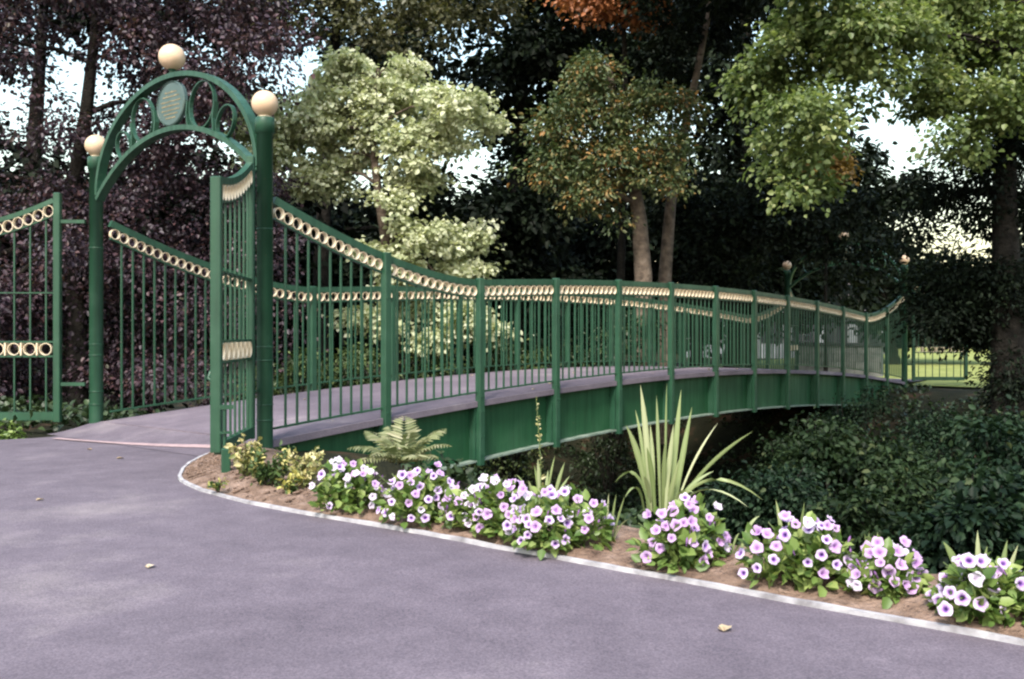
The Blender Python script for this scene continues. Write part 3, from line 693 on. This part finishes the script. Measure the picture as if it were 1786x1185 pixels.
tree('dark_yew', 'dark evergreen behind the pale maple in the middle', 'tree', 30, 900, -1.3, [(900, 450, 0), (905, 250, 0), (915, 50, 0), (920, -150, 0)], .4,
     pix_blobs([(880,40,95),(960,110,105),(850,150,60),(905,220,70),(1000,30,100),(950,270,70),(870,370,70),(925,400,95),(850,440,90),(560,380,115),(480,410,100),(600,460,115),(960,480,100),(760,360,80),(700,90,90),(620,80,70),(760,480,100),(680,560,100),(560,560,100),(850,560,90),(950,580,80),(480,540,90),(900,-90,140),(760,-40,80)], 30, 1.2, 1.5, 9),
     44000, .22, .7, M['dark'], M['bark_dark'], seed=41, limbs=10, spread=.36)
ok = tree('turning_oak', 'green oak with brown autumn tips and thick trunk behind the railing', 'tree', 24, 1122, -1.5, [(1122, 480, 0), (1115, 380, 0), (1100, 290, 0), (1075, 200, 0), (1060, 110, 0)], .27,
     pix_blobs([(1060,140,62),(1000,185,60),(1100,200,70),(1150,170,42),(1020,255,72),(1120,270,62),(965,245,42),(1060,305,60),(1000,325,44),(1062,372,28),(955,292,38),(1155,300,40),(1185,190,34),(1180,240,30)], 23.5, 1.1, .7, 7),
     17000, .12, .55, M['oak'], M['bark_pale'], seed=51, limbs=12, spread=.19, per=24)
tree('slender_oak', 'slimmer trunk rising right beside the thick oak trunk', 'tree', 25, 1158, -1.5, [(1160, 480, 0), (1166, 400, 0), (1172, 330, 0), (1190, 240, 0), (1215, 130, 0), (1235, 30, 0), (1240, -80, 0)], .20,
     pix_blobs([(1230,60,60),(1180,20,60),(1280,30,60),(1250,-70,90),(1160,120,36),(1230,-10,60),(1200,-70,115,-3),(1300,-90,125,-3),(1400,-110,115,-2.5),(1250,-210,150,-3),(1380,-230,150,-2),(1130,-110,105,-3),(1480,-170,100,-1),(1320,-150,120,-5)], 26, 1.2, .7, 13), 22000, .16, .6, M['dark'], M['bark_pale'], seed=52, limbs=4, spread=.2)  # blobs high above the view are added to shade the bridge's far end
tree('orange_tree', 'orange brown autumn foliage at the top edge of the wood', 'tree', 25, 1075, -1.4, [(1085, 400, 1), (1092, 200, .5), (1088, 40, 0), (1085, -60, 0)], .14,
     pix_blobs([(1035,2,36),(1100,10,38),(1075,-20,40),(1000,-15,34),(1125,-10,34)], 24.5, 1.1, .5, 14), 4200, .13, .7, M['orange'], M['bark_dark'], seed=61, limbs=5, spread=.2)
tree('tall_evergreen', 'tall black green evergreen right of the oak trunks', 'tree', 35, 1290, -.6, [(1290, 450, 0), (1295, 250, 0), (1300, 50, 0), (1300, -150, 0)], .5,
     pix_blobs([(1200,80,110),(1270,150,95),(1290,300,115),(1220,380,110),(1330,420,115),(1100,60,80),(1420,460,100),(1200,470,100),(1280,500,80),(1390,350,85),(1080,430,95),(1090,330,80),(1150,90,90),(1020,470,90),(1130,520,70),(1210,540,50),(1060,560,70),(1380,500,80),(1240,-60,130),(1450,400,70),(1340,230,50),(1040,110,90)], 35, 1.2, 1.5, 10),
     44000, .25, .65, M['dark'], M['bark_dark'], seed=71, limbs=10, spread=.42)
tree('amber_sapling', 'small amber brown leaved tree among the dark evergreens on the right', 'tree', 27, 1440, -.8, [(1440, 480, 0), (1445, 350, 0), (1440, 270, 0)], .06,
     pix_blobs([(1440,275,28),(1425,300,24),(1455,300,22),(1465,270,18)], 27, 1, .3, 15), 1500, .13, .8, M['amber'], M['bark_dark'], seed=81, limbs=4, spread=.16)
tree('bright_lime', 'sunlit yellow green tree spreading over the top right', 'tree', 13.5, 1840, -1.0, [(1840, 560, 0), (1835, 350, 0), (1825, 200, 0), (1815, 80, 0), (1790, -60, 0)], .16,
     pix_blobs([(1385,55,62),(1335,125,46),(1435,120,50),(1480,35,62),(1400,195,52),(1345,235,30),(1560,50,62),(1660,50,75),(1750,75,80),(1620,160,52),(1720,180,62),(1795,150,62),(1490,175,26),(1440,250,26),(1390,275,22),(1600,-60,90),(1440,-60,80),(1760,-60,100),(1560,125,26),(1680,250,30),(1345,290,24),(1420,310,26),(1310,170,30),(1380,330,18),(1640,230,26),(1500,110,30)], 13.5, 1.3, .9, 12),
     38000, .082, .85, M['lime'], M['bark_dark'], seed=91, limbs=9, spread=.14, per=28, sub=12)
rgh = random.Random(44); shade_canopy = []  # unseen canopy added above the view, shading the far half of the bridge
for k in range(26):
    X_, Y_ = rgh.uniform(3.2, 11.5), rgh.uniform(14.2, 21.5)
    shade_canopy.append((X_, Y_, max(CAMZ + 600/F_PX*Y_ + 1.1, rgh.uniform(8.0, 10.5)), rgh.uniform(1.1, 1.7), rgh.uniform(1.1, 1.7), rgh.uniform(.6, .9)))
cedar = tree('dark_cedar', 'black trunked dark tree at the right edge with drooping boughs', 'tree', 15.5, 1762, -1.6, [(1760, 700, 0), (1755, 500, 0), (1752, 350, 0), (1760, 150, 0), (1765, -50, 0)], .33,
     pix_blobs([(1740,300,62),(1650,335,45),(1735,370,42),(1610,400,34),(1660,510,60),(1720,545,75),(1780,520,70),(1800,640,70),(1765,650,40),(1700,480,50),(1800,350,60),(1800,230,70),(1660,260,30),(1775,720,45),(1800,740,60),(1690,575,34),(1628,540,38),(1612,500,34),(1645,465,40),(1660,575,26)], 16, 1.2, .8, 16),
     32000, .085, .5, M['dark'], M['bark_dark'], seed=101, limbs=12, spread=.2, per=30)
crown('crown', shade_canopy, 18000, .21, .55, M['dark'], cedar, seed=141, origin=cedar.location, spread=.3, sub=6)  # extra crown, out of view, added to block the sun
tree('far_evergreen', 'dark conifer standing in the gap above the lawn', 'tree', 40, 1560, -.3, [(1540, 520, 0), (1540, 440, 0), (1540, 350, 0)], .25,
     pix_blobs([(1500,530,36),(1480,400,60),(1560,480,60),(1540,350,50),(1470,490,60),(1620,545,46),(1650,490,60),(1500,300,40),(1600,330,40),(1700,555,50),(1580,545,46),(1660,560,40),(1540,555,34)], 40, 1.2, 1.0, 17), 14000, .26, .65, M['dark'], M['bark_dark'], seed=111, limbs=6, spread=.35)

tree('added_dark_tree', 'added black leaved tree darkening the far end of the bridge', 'tree', 27.5, 1215, -.9, [(1215, 520, 0), (1225, 440, 0), (1270, 380, 0), (1340, 370, -.5), (1420, 390, -1.5)], .2,
     [b for l_, d_ in (([(1230,420,60),(1300,400,60),(1260,480,55),(1340,350,60),(1200,350,60)], 27), ([(1370,395,44),(1420,370,48),(1440,436,32)], 25.8), ([(1500,380,44),(1500,446,28),(1545,425,26),(1465,460,20),(1530,465,20)], 25)) for b in pix_blobs(l_, d_, 1.0, .3, 18)],
     13000, .14, .6, M['dark'], M['bark_dark'], seed=131, limbs=8, spread=.2)  # tree added so its black leaves hide and darken the far gateway
# far wood closing the view
rg = np.random.default_rng(5)
nb = 120; wb = []
for k in range(nb):
    px = -500 + 2900*rg.random(); D = 58 + 22*rg.random()
    if 1380 < px < 1760 and D < 62: D += 12
    p = at(px, 600, D); h = 8 + 8*rg.random()
    if 1520 < px < 1800: h *= .55
    wb.append((p.x, p.y, h*.45 + .2, 3.0, 2.5, h*.62))
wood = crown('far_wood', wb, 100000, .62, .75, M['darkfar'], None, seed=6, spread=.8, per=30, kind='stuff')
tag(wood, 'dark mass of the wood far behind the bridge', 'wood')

# ------------------------------------------------------------------ shrubs
def shrub(name, label, blobs_px, D, n, leaf, wr, mat, seed, foot=None, group=None, dep=1.0, spread=.12, stems=5):
    bl = pix_blobs(blobs_px, D, dep, .35, seed, .84)
    rq = random.Random(seed+9)
    for b in list(bl):
        for q in range(3): bl.append((b[0]+rq.uniform(-1,1)*b[3], b[1]+rq.uniform(-.8,.8)*b[3], b[2]+rq.uniform(.5,1.15)*b[5], b[3]*rq.uniform(.18,.34), b[4]*.25, b[5]*rq.uniform(.2,.4)))
    cx = sum(b[0] for b in bl)/len(bl); cy_ = sum(b[1] for b in bl)/len(bl); u, v = uv((cx, cy_))
    base = Vector((cx, cy_, terrain(u, v))); root = empty(name, base, 0, label, 'shrub', group)
    mb = MB(); rg = random.Random(seed)
    for b in (bl*3)[:max(stems, len(bl))]:
        c = Vector(b[:3]); mb.tube([Vector((rg.uniform(-.1,.1), rg.uniform(-.1,.1), -.1)), (c-base)*.5 + Vector((rg.uniform(-.1,.1),0,.05)), c-base], [.022,.015,.006], 5)
    mb.build('stems', M['bark_dark'], root)
    # skirts of foliage down to the ground
    full = list(bl)
    for b in bl:
        if b[3] > .25 and b[2]-b[5] > base.z: full.append((b[0], b[1]+.15, (b[2]-b[5]+base.z)/2, b[3]*.62, b[4]*.62, max(.2, (b[2]-base.z)*.42)))
    crown('foliage', full, n, leaf, wr, mat, root, seed=seed, origin=base, spread=spread*.8, per=18, tone=.78, sub=13)
    return root
G1 = 'shrubs filling the ravine on the right'
shr = [('dark green shrub below the tall sword leaves', [(1345,880,60),(1300,900,50),(1390,850,50)], 9.5),
 ('broad shrub in the middle of the ravine below the bridge', [(1480,800,70),(1420,830,60),(1540,830,65)], 10.5),
 ('shrub rising in front of the lawn and far gate leaf', [(1640,765,48),(1590,790,50),(1705,750,40)], 12.5),
 ('shrub at the right edge below the dark trunk', [(1740,800,75),(1790,770,70),(1690,830,60)], 9.5),
 ('near shrub behind the pink petunias', [(1560,900,80),(1490,920,70),(1620,880,70)], 8.0),
 ('near shrub in the lower right corner behind the petunias', [(1710,930,85),(1790,900,80),(1650,950,60)], 7.0),
 ('thin leafy shrub touching the girder near its far end', [(1490,715,30),(1530,700,26),(1450,740,28)], 16.5),
 ('low shrub under the bridge near the far bank', [(1400,760,40),(1460,775,42),(1350,790,36)], 15.0)]
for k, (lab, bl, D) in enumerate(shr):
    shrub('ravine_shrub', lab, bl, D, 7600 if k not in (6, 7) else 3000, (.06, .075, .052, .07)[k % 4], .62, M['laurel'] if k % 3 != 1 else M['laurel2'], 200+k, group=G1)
G2 = 'shrubs behind the left railing'
shr2 = [('green shrub behind the first bays of the left railing', [(500,660,40),(540,640,34),(470,690,40)], 17.5), ('loose olive shrub behind the left railing below the maple', [(610,640,44),(580,670,44),(650,660,44)], 18.5),
 ('green shrub right of the olive shrub behind the left railing', [(720,640,40),(770,650,42),(690,680,40)], 19.5), ('small dark shrub behind the middle of the left railing', [(880,620,36),(840,650,36),(930,640,36)], 21), ('sparse shrub seen through the railing below the oak', [(1060,600,36),(1110,580,40),(1020,630,30)], 23)]
for k, (lab, bl, D) in enumerate(shr2):
    shrub('bank_shrub', lab, bl, D, 4200, .09, .6, M['bank'] if k != 4 else M['ivy'], 300+k, group=G2, spread=.15)
# plants at the left verge
shrub('verge_plant', 'small bright green weed at the path edge below the left gate leaf', [(14,745,13),(4,760,12),(22,760,9)], 11.2, 160, .07, .7, M['petleaf'], 350, spread=.05)
# ground ivy on the banks
rg = np.random.default_rng(12); n = 46000
uu = rg.uniform(-5, 21, n); vv = rg.uniform(-9, 10, n); zz = np.array([terrain(a, b) for a, b in zip(uu, vv)])
def ivy_ok(a, b):
    if a < .8:
        if b < 3.7: return False
        p = wuv(a, b); return p.y > np.interp(p.x, [-12, -9.06, -7.04, -5.94, -5.4, -5.2], [8.6, 9.4, 10.25, 11.05, 12.0, 12.4])
    if a < 2.5 and -.3 < b < BW + .3: return False
    return hsh(a*1.3+3, b*1.3) > -.25
keep = np.array([ivy_ok(a, b) for a, b in zip(uu, vv)])
pos = np.array([wuv(a, b, c)[:] for a, b, c in zip(uu, vv, zz)]) + np.c_[np.zeros((n, 2)), rg.random(n)*.22]
pos = pos[keep]; n = len(pos)
ax = rg.normal(size=(n, 3)); nr = rg.normal(size=(n, 3))*.5; nr[:, 2] += 1
me = leaves_mesh('bank_ivy', pos, ax, nr, .11*(.6+.8*rg.random(n)), .09*(.6+.8*rg.random(n)), rg.random(n))
tag(link('bank_ivy', me, M['ivy']), 'dark ivy and undergrowth covering the ravine banks', 'ivy', kind='stuff')

# ------------------------------------------------------------------ bedding plants
def flower_mesh(mat, var=0):
    rf = random.Random(900+var); mb = MB(); n = 20; vs = [(0, 0, -.030)]
    ph = [rf.uniform(0, 6) for _ in range(3)]; sx = rf.uniform(.88, 1.05); fold = (0.0, .10, -.12, .45, .22)[var % 5]
    for r, z in ((.007, -.018), (.018, .0), (.034, .006), (.046, .002)):
        for k in range(n):
            q = 2*PI*k/n; t = r/.046; lob = 1 - .13*(0.5-0.5*math.cos(5*q))*t*t + .05*math.sin(3*q+ph[0])*t
            wv = (.0055*math.cos(5*q) + .004*math.sin(9*q+ph[1]) + .006*math.sin(2*q+ph[2]))*t*t
            x, y = r*lob*math.cos(q)*sx, r*lob*math.sin(q)
            zz = z + wv + fold*abs(y)*t*(1 if var % 5 != 3 else 1.3)
            vs.append((x, y*(1-.35*max(0, fold)), zz))
    fs = [(0, 1+k, 1+(k+1)%n) for k in range(n)]
    for a in range(3):
        for k in range(n): fs.append((1+a*n+k, 1+(a+1)*n+k, 1+(a+1)*n+(k+1)%n, 1+a*n+(k+1)%n))
    mb.add(vs, fs, True); me = mb.mesh('flower'); me.materials.append(M[mat]); return me
FM = {k: [flower_mesh(k, v_) for v_ in range(5)] for k in PET}
mb = MB(); mb.tube([(0,0,-.02),(0,0,0),(0,0,.014),(0,0,.026)], [.002,.0045,.006,.001], 6); BUD = mb.mesh('bud'); BUD.materials.append(M['pet_lilac'])
def petunia(label, px, py, wpx, hpx, nfl, mix, seed, nleaf=420):
    """a mound of petunia: base at photo column/row on the soil"""
    rg = random.Random(seed); nrg = np.random.default_rng(seed)
    b = gnd(px, py, .05); D = b.y; rx = wpx/2/F_PX*D; h = hpx/F_PX*D*0.86; ry = max(.20, rx*.85)
    b = b + Vector((b.x/D*ry, ry, 0)) * .85 + Vector((U.x, U.y, 0))*.08
    root = empty('petunia_plant', b, 0, label, 'flowers', 'petunias along the flower bed')
    # foliage
    d = unit(nrg.normal(size=(nleaf, 3))); d[:, 2] = np.abs(d[:, 2]); rr = (.5+.5*nrg.random(nleaf)**.6)[:, None]
    lump = 1 + .16*np.sin(d[:, :1]*7+seed) * np.cos(d[:, 1:2]*6+seed*2)
    lobes = [(0, 0, 1.0, .8)] + [(rg.uniform(-.55, .55), rg.uniform(-.6, .3), rg.uniform(.55, 1.12), rg.uniform(.42, .62)) for _ in range(4)]
    LB = np.array(lobes); lk = nrg.integers(0, len(lobes), nleaf)
    pos = d*np.array([rx, ry, h])*rr*lump*.93*np.c_[LB[lk, 3], LB[lk, 3], LB[lk, 2]*.92] + np.c_[LB[lk, 0]*rx, LB[lk, 1]*ry, np.zeros(nleaf)]; pos[:, 2] += .01
    ax = d*1.0 + nrg.normal(size=(nleaf, 3))*.6; nr = d*.6 + nrg.normal(size=(nleaf, 3))*.4; nr[:, 2] += .6
    ln = .058*(.6+.8*nrg.random(nleaf)); me = leaves_mesh('foliage', pos, ax, nr, ln, ln*.72, nrg.random(nleaf), .12)
    link('foliage', me, M['petleaf'], root)
    mb = MB()
    for k in range(12):
        q = rg.uniform(0, 2*PI); e = Vector((rx*.8*math.cos(q), ry*.8*math.sin(q), h*rg.uniform(.4,.85))); mb.tube([(0,0,-.04), e*.5+Vector((0,0,.03)), e], [.005,.004,.003], 5)
    mb.build('stems', M['stem'], root)
    placed = []; tries = 0
    while len(placed) < nfl*1.6 and tries < 6000:
        tries += 1
        q = rg.uniform(-PI, PI); el = rg.uniform(.05, 1.25)
        dd = Vector((math.cos(q)*math.cos(el), math.sin(q)*math.cos(el), math.sin(el)))
        if dd.y > .55: continue
        jig = rg.uniform(.95, 1.15); lo = rg.choice(lobes); p = Vector(((lo[0] + dd.x*lo[3])*rx*jig, (lo[1] + dd.y*lo[3])*ry*jig, max(.05, dd.z*h*jig*lo[2])))
        if any(((p.x/rx-q_[0])/q_[3])**2 + ((p.y/ry-q_[1])/q_[3])**2 + (p.z/h/q_[2])**2 < .72 for q_ in lobes): continue
        if any((p-o).length < .047 for o in placed): continue
        placed.append(p)
        k = rg.choices(PET, mix)[0]
        o = link('flower', rg.choices(FM[k], (4, 3, 3, 1.2, 2))[0], None, root, p)
        nn = (Vector((dd.x*.9, dd.y - .75, dd.z*.8 + .12)) + Vector((rg.uniform(-.35,.35), rg.uniform(-.25,.25), rg.uniform(-.25,.3)))).normalized()
        o.rotation_euler = (nn.to_track_quat('Z', 'Y') @ Matrix.Rotation(rg.uniform(0, 6), 3, 'Z').to_quaternion()).to_euler()
        s = rg.uniform(.54, .78); o.scale = (s, s, s)
    for k in range(5):
        q = rg.uniform(-PI, 0); lo = rg.choice(lobes); p = Vector(((lo[0]+math.cos(q)*lo[3])*rx, (lo[1]+math.sin(q)*lo[3]*.8)*ry, h*lo[2]*rg.uniform(.5, .8)))
        o = link('bud', BUD, None, root, p); o.rotation_euler = (rg.uniform(-.2, 1.0), rg.uniform(-.6, .6), 0)
    return root
petunia('pale petunia mound at the left end beside the small shrubs', 602, 896, 140, 98, 20, (2, 3, 5), 1, 520)
petunia('petunia mound with purple eyed white blooms below the fern leaved shrub', 712, 922, 175, 112, 25, (8, 2.5, 1.5), 2, 640)
petunia('small white petunia clump between the two left hand mounds', 795, 930, 105, 84, 13, (2, 3, 6), 10, 340)
petunia('lilac white petunia mound left of the short sword leaves', 860, 942, 130, 112, 16, (1, 5, 4), 3, 460)
petunia('purple eyed petunia mound in the middle of the bed', 975, 964, 205, 108, 28, (8, 3, 1), 4, 720)
petunia('lilac petunia clump in front of the tall sword leaved plant', 1168, 1002, 190, 122, 22, (1, 7, 2.5), 5, 600)
petunia('purple eyed petunia mound right of the tall sword leaves', 1392, 1040, 205, 140, 25, (9, 2.5, 1), 6, 680)
petunia('pink lilac petunia clump beside the right hand purple eyed mound', 1540, 1054, 160, 104, 18, (1, 9, 1), 7, 500)
petunia('large purple eyed petunia mound at the right picture edge', 1722, 1102, 215, 124, 21, (9, 3, 1), 8, 640)
petunia('petunia mound cut by the right picture edge', 1895, 1132, 180, 130, 14, (8, 2, 1), 9)

# sword leaves
def blade(root, base, tip, mid, wid, seed, name='leaf'):
    rg = random.Random(seed); n = 10; pts = []
    b, m, t = Vector(base), Vector(mid), Vector(tip)
    c = m*2 - (b+t)*.5
    for k in range(n+1):
        f = k/n; pts.append(b*(1-f)**2 + c*2*f*(1-f) + t*f*f)
    sd_ = Vector((rg.uniform(.75, 1), rg.uniform(-.6, .6), 0)).normalized(); vs = []; 
    for k, p in enumerate(pts):
        f = k/n; w_ = wid*.5*(.55 + .9*f - 0.2*f*f)*(1 if f < .55 else max(.02, 1-((f-.55)/.45)**1.6))
        tdir = (pts[min(k+1,n)]-pts[max(k-1,0)]).normalized(); s_ = (sd_ - tdir*sd_.dot(tdir)).normalized(); nn = s_.cross(tdir)
        vs += [p - s_*w_ , p + nn*w_*.28, p + s_*w_]
    fs = []
    for k in range(n):
        for j in range(2): fs.append((3*k+j, 3*k+j+1, 3*k+4+j, 3*k+3+j))
    mb = MB(); mb.add(vs, fs, True); me = mb.mesh(name); r = rg.random()
    a = me.attributes.new('rnd', 'FLOAT', 'POINT'); a.data.foreach_set('value', [min(1, max(0, r*.75 + .25*((i % 3) == 1))) for i in range(len(vs))])
    return link(name, me, M['blade'], root)
def sword_plant(label, bx, by, D, tips, group, wid=.045, cat='plant'):
    base = at(bx, by, D); u, v = uv(base); root = empty('sword_leaf_plant', base, 0, label, cat, group); rg = random.Random(int(bx))
    for k, t in enumerate(tips):
        tx, ty, dd, wf, sag = t
        tp = at(tx, ty, D+dd) - base; b0 = Vector((max(-.085, min(.085, tp.x*.5)) + rg.uniform(-.02,.02), rg.uniform(-.04,.04), -.03))
        mid = (b0+tp)*.5 + Vector((-.06*tp.x, 0, sag))
        blade(root, b0, tp, mid, wid*wf, k*7+int(bx))
    return root
SG = 'sword leaved plants in the bed'
sword_plant('tall pale green sword leaved plant with broad upright leaves', 1152, 885, 5.75, [
 (1117,672,.0,1.05,.03),(1092,742,-.1,1.1,.04),(1145,690,.1,.8,.02),(1188,680,.1,1.0,-.02),(1207,710,.05,.95,-.03),(1163,668,.15,.45,.0),(1128,780,-.1,.9,.03),(1108,715,.12,.6,.05),(1175,740,.0,.9,.0),(1160,770,-.12,1.0,.0),(1185,800,-.1,.9,-.02),(1134,740,.1,.8,.02),(1122,830,-.15,.8,.03),(1252,738,.1,.4,.02),(1314,752,.1,.7,.03),(1245,822,.0,.7,.03),(1330,872,-.1,.6,.16),(1305,885,-.15,.5,.12),(1072,842,-.15,.6,.14),(1090,868,-.2,.6,.10),(1210,860,-.1,.7,.06)], SG, .036)
sword_plant('short sword leaved tuft behind the left petunias', 945, 872, 6.3, [(938,800,0,.8,0),(932,812,.05,.7,0),(968,795,0,.5,.01),(985,806,.05,.8,-.01),(994,830,0,.6,.0),(900,828,0,.5,.03),(921,838,-.05,.6,.02),(956,820,.1,.7,0)], SG, .032)
sword_plant('thin straw coloured tuft between the petunia mounds', 1045, 935, 5.35, [(1062,860,0,.5,0),(1075,862,.05,.5,0),(1090,865,0,.5,-.01),(1052,870,0,.4,.01),(1040,880,.05,.5,.02),(1098,905,-.05,.5,.02),(1030,895,-.05,.4,.02)], SG, .026)
sword_plant('arching pale tuft left of the right purple eyed mound', 1262, 975, 4.95, [(1325,900,0,.7,.05),(1300,955,-.05,.6,.05),(1290,930,.05,.5,.03),(1240,915,.0,.5,.02),(1225,950,-.05,.5,.03)], SG, .028)
sword_plant('pair of sword leaves above the right purple eyed mound', 1385, 965, 4.95, [(1353,872,.0,.7,.01),(1403,876,.0,.9,0),(1405,905,-.05,.8,.0),(1375,900,.05,.6,0)], SG, .03)
sword_plant('fine upright tuft above the pink petunias', 1520, 985, 4.75, [(1508,930,0,.45,0),(1516,928,.03,.45,0),(1524,932,0,.45,0),(1531,928,.02,.45,0),(1535,932,-.03,.5,0),(1512,940,-.03,.4,0)], SG, .022)
sword_plant('spreading sword leaves above the right edge petunias', 1712, 1030, 4.25, [(1645,945,0,.95,.02),(1705,925,.05,1.0,0),(1722,952,.0,.6,0),(1757,942,.05,.8,-.01),(1776,950,0,.8,-.02),(1690,970,-.05,.6,.02)], SG, .036)

# fern-leaved shrub
b = at(703, 838, 6.75); fr_ = empty('fern_leaved_shrub', b, 0, 'feathery buff green fern leaved shrub behind the petunias', 'shrub')
rg = random.Random(77)
def frond(tip, sag, seed):
    nr_ = np.random.default_rng(seed); n = 15; P0 = Vector((0, 0, .10)); T = Vector(tip); pos = []; ax = []; nn = []; ln = []
    mid = (P0+T)*.5 + Vector((0, 0, sag)); c = mid*2 - (P0+T)*.5
    ln_ = (T-P0).length
    for k in range(2, n+1):
        f = k/n; p = P0*(1-f)**2 + c*2*f*(1-f) + T*f*f; t = ((c-P0)*(1-f) + (T-c)*f).normalized(); s_ = t.cross(Vector((0,0,1))).normalized(); up = s_.cross(t)
        for sg in (-1, 1):
            pos.append(p); ax.append(s_*sg + t*.45 - up*.15); nn.append(up + Vector(nr_.normal(size=3)*.2)); ln.append(ln_*.34*nr_.uniform(.75,1.15)*(math.sin(PI*min(1, f*.85+.12)))**.8+.012)
    n_ = len(pos); me = leaves_mesh('frond', np.array([v[:] for v in pos]), np.array([v[:] for v in ax]), np.array([v[:] for v in nn]), np.array(ln), np.array(ln)*.20, np.clip(nr_.random(n_)*.6 + nr_.random()*.4, 0, 1))
    link('frond', me, M['frond'], fr_)
for k, (tx, ty, dd, sag) in enumerate([(785,778,-.1,.06),(775,748,.1,.05),(705,728,.15,.03),(640,752,.1,.05),(608,782,-.1,.06),(650,795,-.25,.05),(735,800,-.3,.05),(690,780,-.3,.06),(745,762,.0,.05),(670,762,.05,.05),(760,800,-.2,.05),(625,806,-.2,.05),(715,755,-.05,.05),(680,745,.2,.04)]):
    t = at(tx, ty, 6.75+dd) - b; frond(t, sag, 500+k)
mb = MB(); 
for k in range(4): mb.tube([(rg.uniform(-.02,.02),0,-.12),(0,0,0),(rg.uniform(-.01,.01),0,.11)], [.008,.006,.004], 5)
mb.build('stem', M['bark'], fr_)

# tall thin leafy spike
b = at(944, 900, 6.5); sp = empty('leafy_spike', b, 0, 'single tall thin stem with tiny leaves in front of the girder', 'plant')
top = at(935, 692, 6.6) - b; mb = MB(); mb.tube([(0,0,-.05), top*.5+Vector((.012,0,0)), top], [.006,.004,.002], 6); mb.build('stem', M['stem'], sp)
nr_ = np.random.default_rng(9); n = 90; f = .15 + .85*nr_.random(n); tp = np.array(top[:]); pos = tp[None,:]*f[:,None] + np.c_[.012*4*f*(1-f), np.zeros(n), np.zeros(n)]
ax = nr_.normal(size=(n,3)); ax[:,2] = .2 + .5*nr_.random(n); nr2 = nr_.normal(size=(n,3)); nr2[:,2] += .8; ln = .036*(1.15-f)*(.7+.6*nr_.random(n))+.008
link('leaves', leaves_mesh('leaves', pos, ax, nr2, ln, ln*.5, .3+.7*nr_.random(n)), M['euogold'], sp)

# small variegated shrubs by the catch post
def bush(name, label, px, py, wpx, hpx, n, leaf, mat, seed, group='small shrubs by the gate'):
    nrg = np.random.default_rng(seed); b = gnd(px, py, .04); D = b.y; rx = wpx/2/F_PX*D; h = hpx/F_PX*D; b = b + Vector((b.x/D, 1, 0))*rx*.7
    root = empty(name, b, 0, label, 'shrub', group); rg = random.Random(seed)
    mb = MB(); tips = []
    for k in range(10):
        q = rg.uniform(0, 2*PI); r = rg.random()**.5; e = Vector((rx*r*math.cos(q), rx*r*math.sin(q), h*rg.uniform(.55, 1.0))); tips.append(e); mb.tube([(0,0,-.03), e*.5+Vector((0,0,.04)), e], [.006,.005,.002], 5)
    mb.build('stems', M['bark'], root)
    k = nrg.integers(0, 10, n); f = (.15 + .85*nrg.random(n)**.7)[:, None]; T = np.array([t[:] for t in tips])[k]
    pos = T*f + nrg.normal(size=(n, 3))*rx*.17; pos[:, 2] = np.maximum(pos[:, 2], .01)
    ax = nrg.normal(size=(n, 3)) + unit(T)*.6; nr = nrg.normal(size=(n, 3))*.6; nr[:, 2] += .8
    ln = leaf*(.6+.8*nrg.random(n)); rnd = np.clip(.55*nrg.random(n) + .45*f[:, 0], 0, 1)
    link('foliage', leaves_mesh('foliage', pos, ax, nr, ln, ln*.6, rnd), M[mat], root)
bush('variegated_shrub', 'yellow and white leaved small shrub right beside the catch post', 431, 842, 44, 84, 260, .05, 'euogold', 1)
bush('variegated_shrub', 'dark green little shrub with gold tips in front of the gate post', 468, 858, 74, 78, 700, .042, 'euodark', 2)
bush('variegated_shrub', 'small golden shrub between the green shrub and the pale petunias', 532, 862, 58, 74, 330, .045, 'euogold', 3)
bush('variegated_shrub', 'low leafy weed just left of the pale petunias', 505, 866, 40, 38, 160, .04, 'euo', 4)
bush('variegated_shrub', 'tiny seedling at the foot of the catch post', 380, 858, 36, 16, 60, .035, 'euo', 5)

# ------------------------------------------------------------------ fallen leaves on path and deck
def fallen(p, rz, s, seed, label):
    nrg = np.random.default_rng(seed)
    me = leaves_mesh('fallen_leaf', np.array([[0,0,.004],[0,0,.004]]), np.array([[1,.1,.12],[.7,.75,.2]]), np.array([[0,0,1.],[0,.1,1.]]), np.array([s, s*.6]), np.array([s*.75, s*.45]), nrg.random(2), .2, .1)
    o = link('fallen_leaf', me, M['dry']); o.location = p; o.rotation_euler = (0, 0, rz); tag(o, label, 'leaf', 'fallen leaves'); return o
rg = random.Random(21)
spots = [(1262,1103,'long dry leaf alone on the lower right of the path',.075),(75,872,'dry leaf near the left picture edge on the path',.06),(215,800,'pale leaf on the path before the gate opening',.07),(160,785,'dry leaf near the pink joint line on the left',.06),(258,992,'dry leaf on the pale patch of the path',.06),(310,772,'leaf just before the open gate',.06)]
for k, (x, y, lab, s) in enumerate(spots):
    p = gnd(x, y, .006); fallen(p, rg.uniform(0, 6), s, k, lab)
for k in range(16):
    u = 1.0 + k*.75 + rg.uniform(-.3,.3); v = rg.choice([rg.uniform(.05,.6), rg.uniform(.3, 3.0)]); fallen(wuv(u, v, zdeck(u)+.012), rg.uniform(0,6), rg.uniform(.05,.09), 50+k, 'dry fallen leaf lying on the bridge deck')
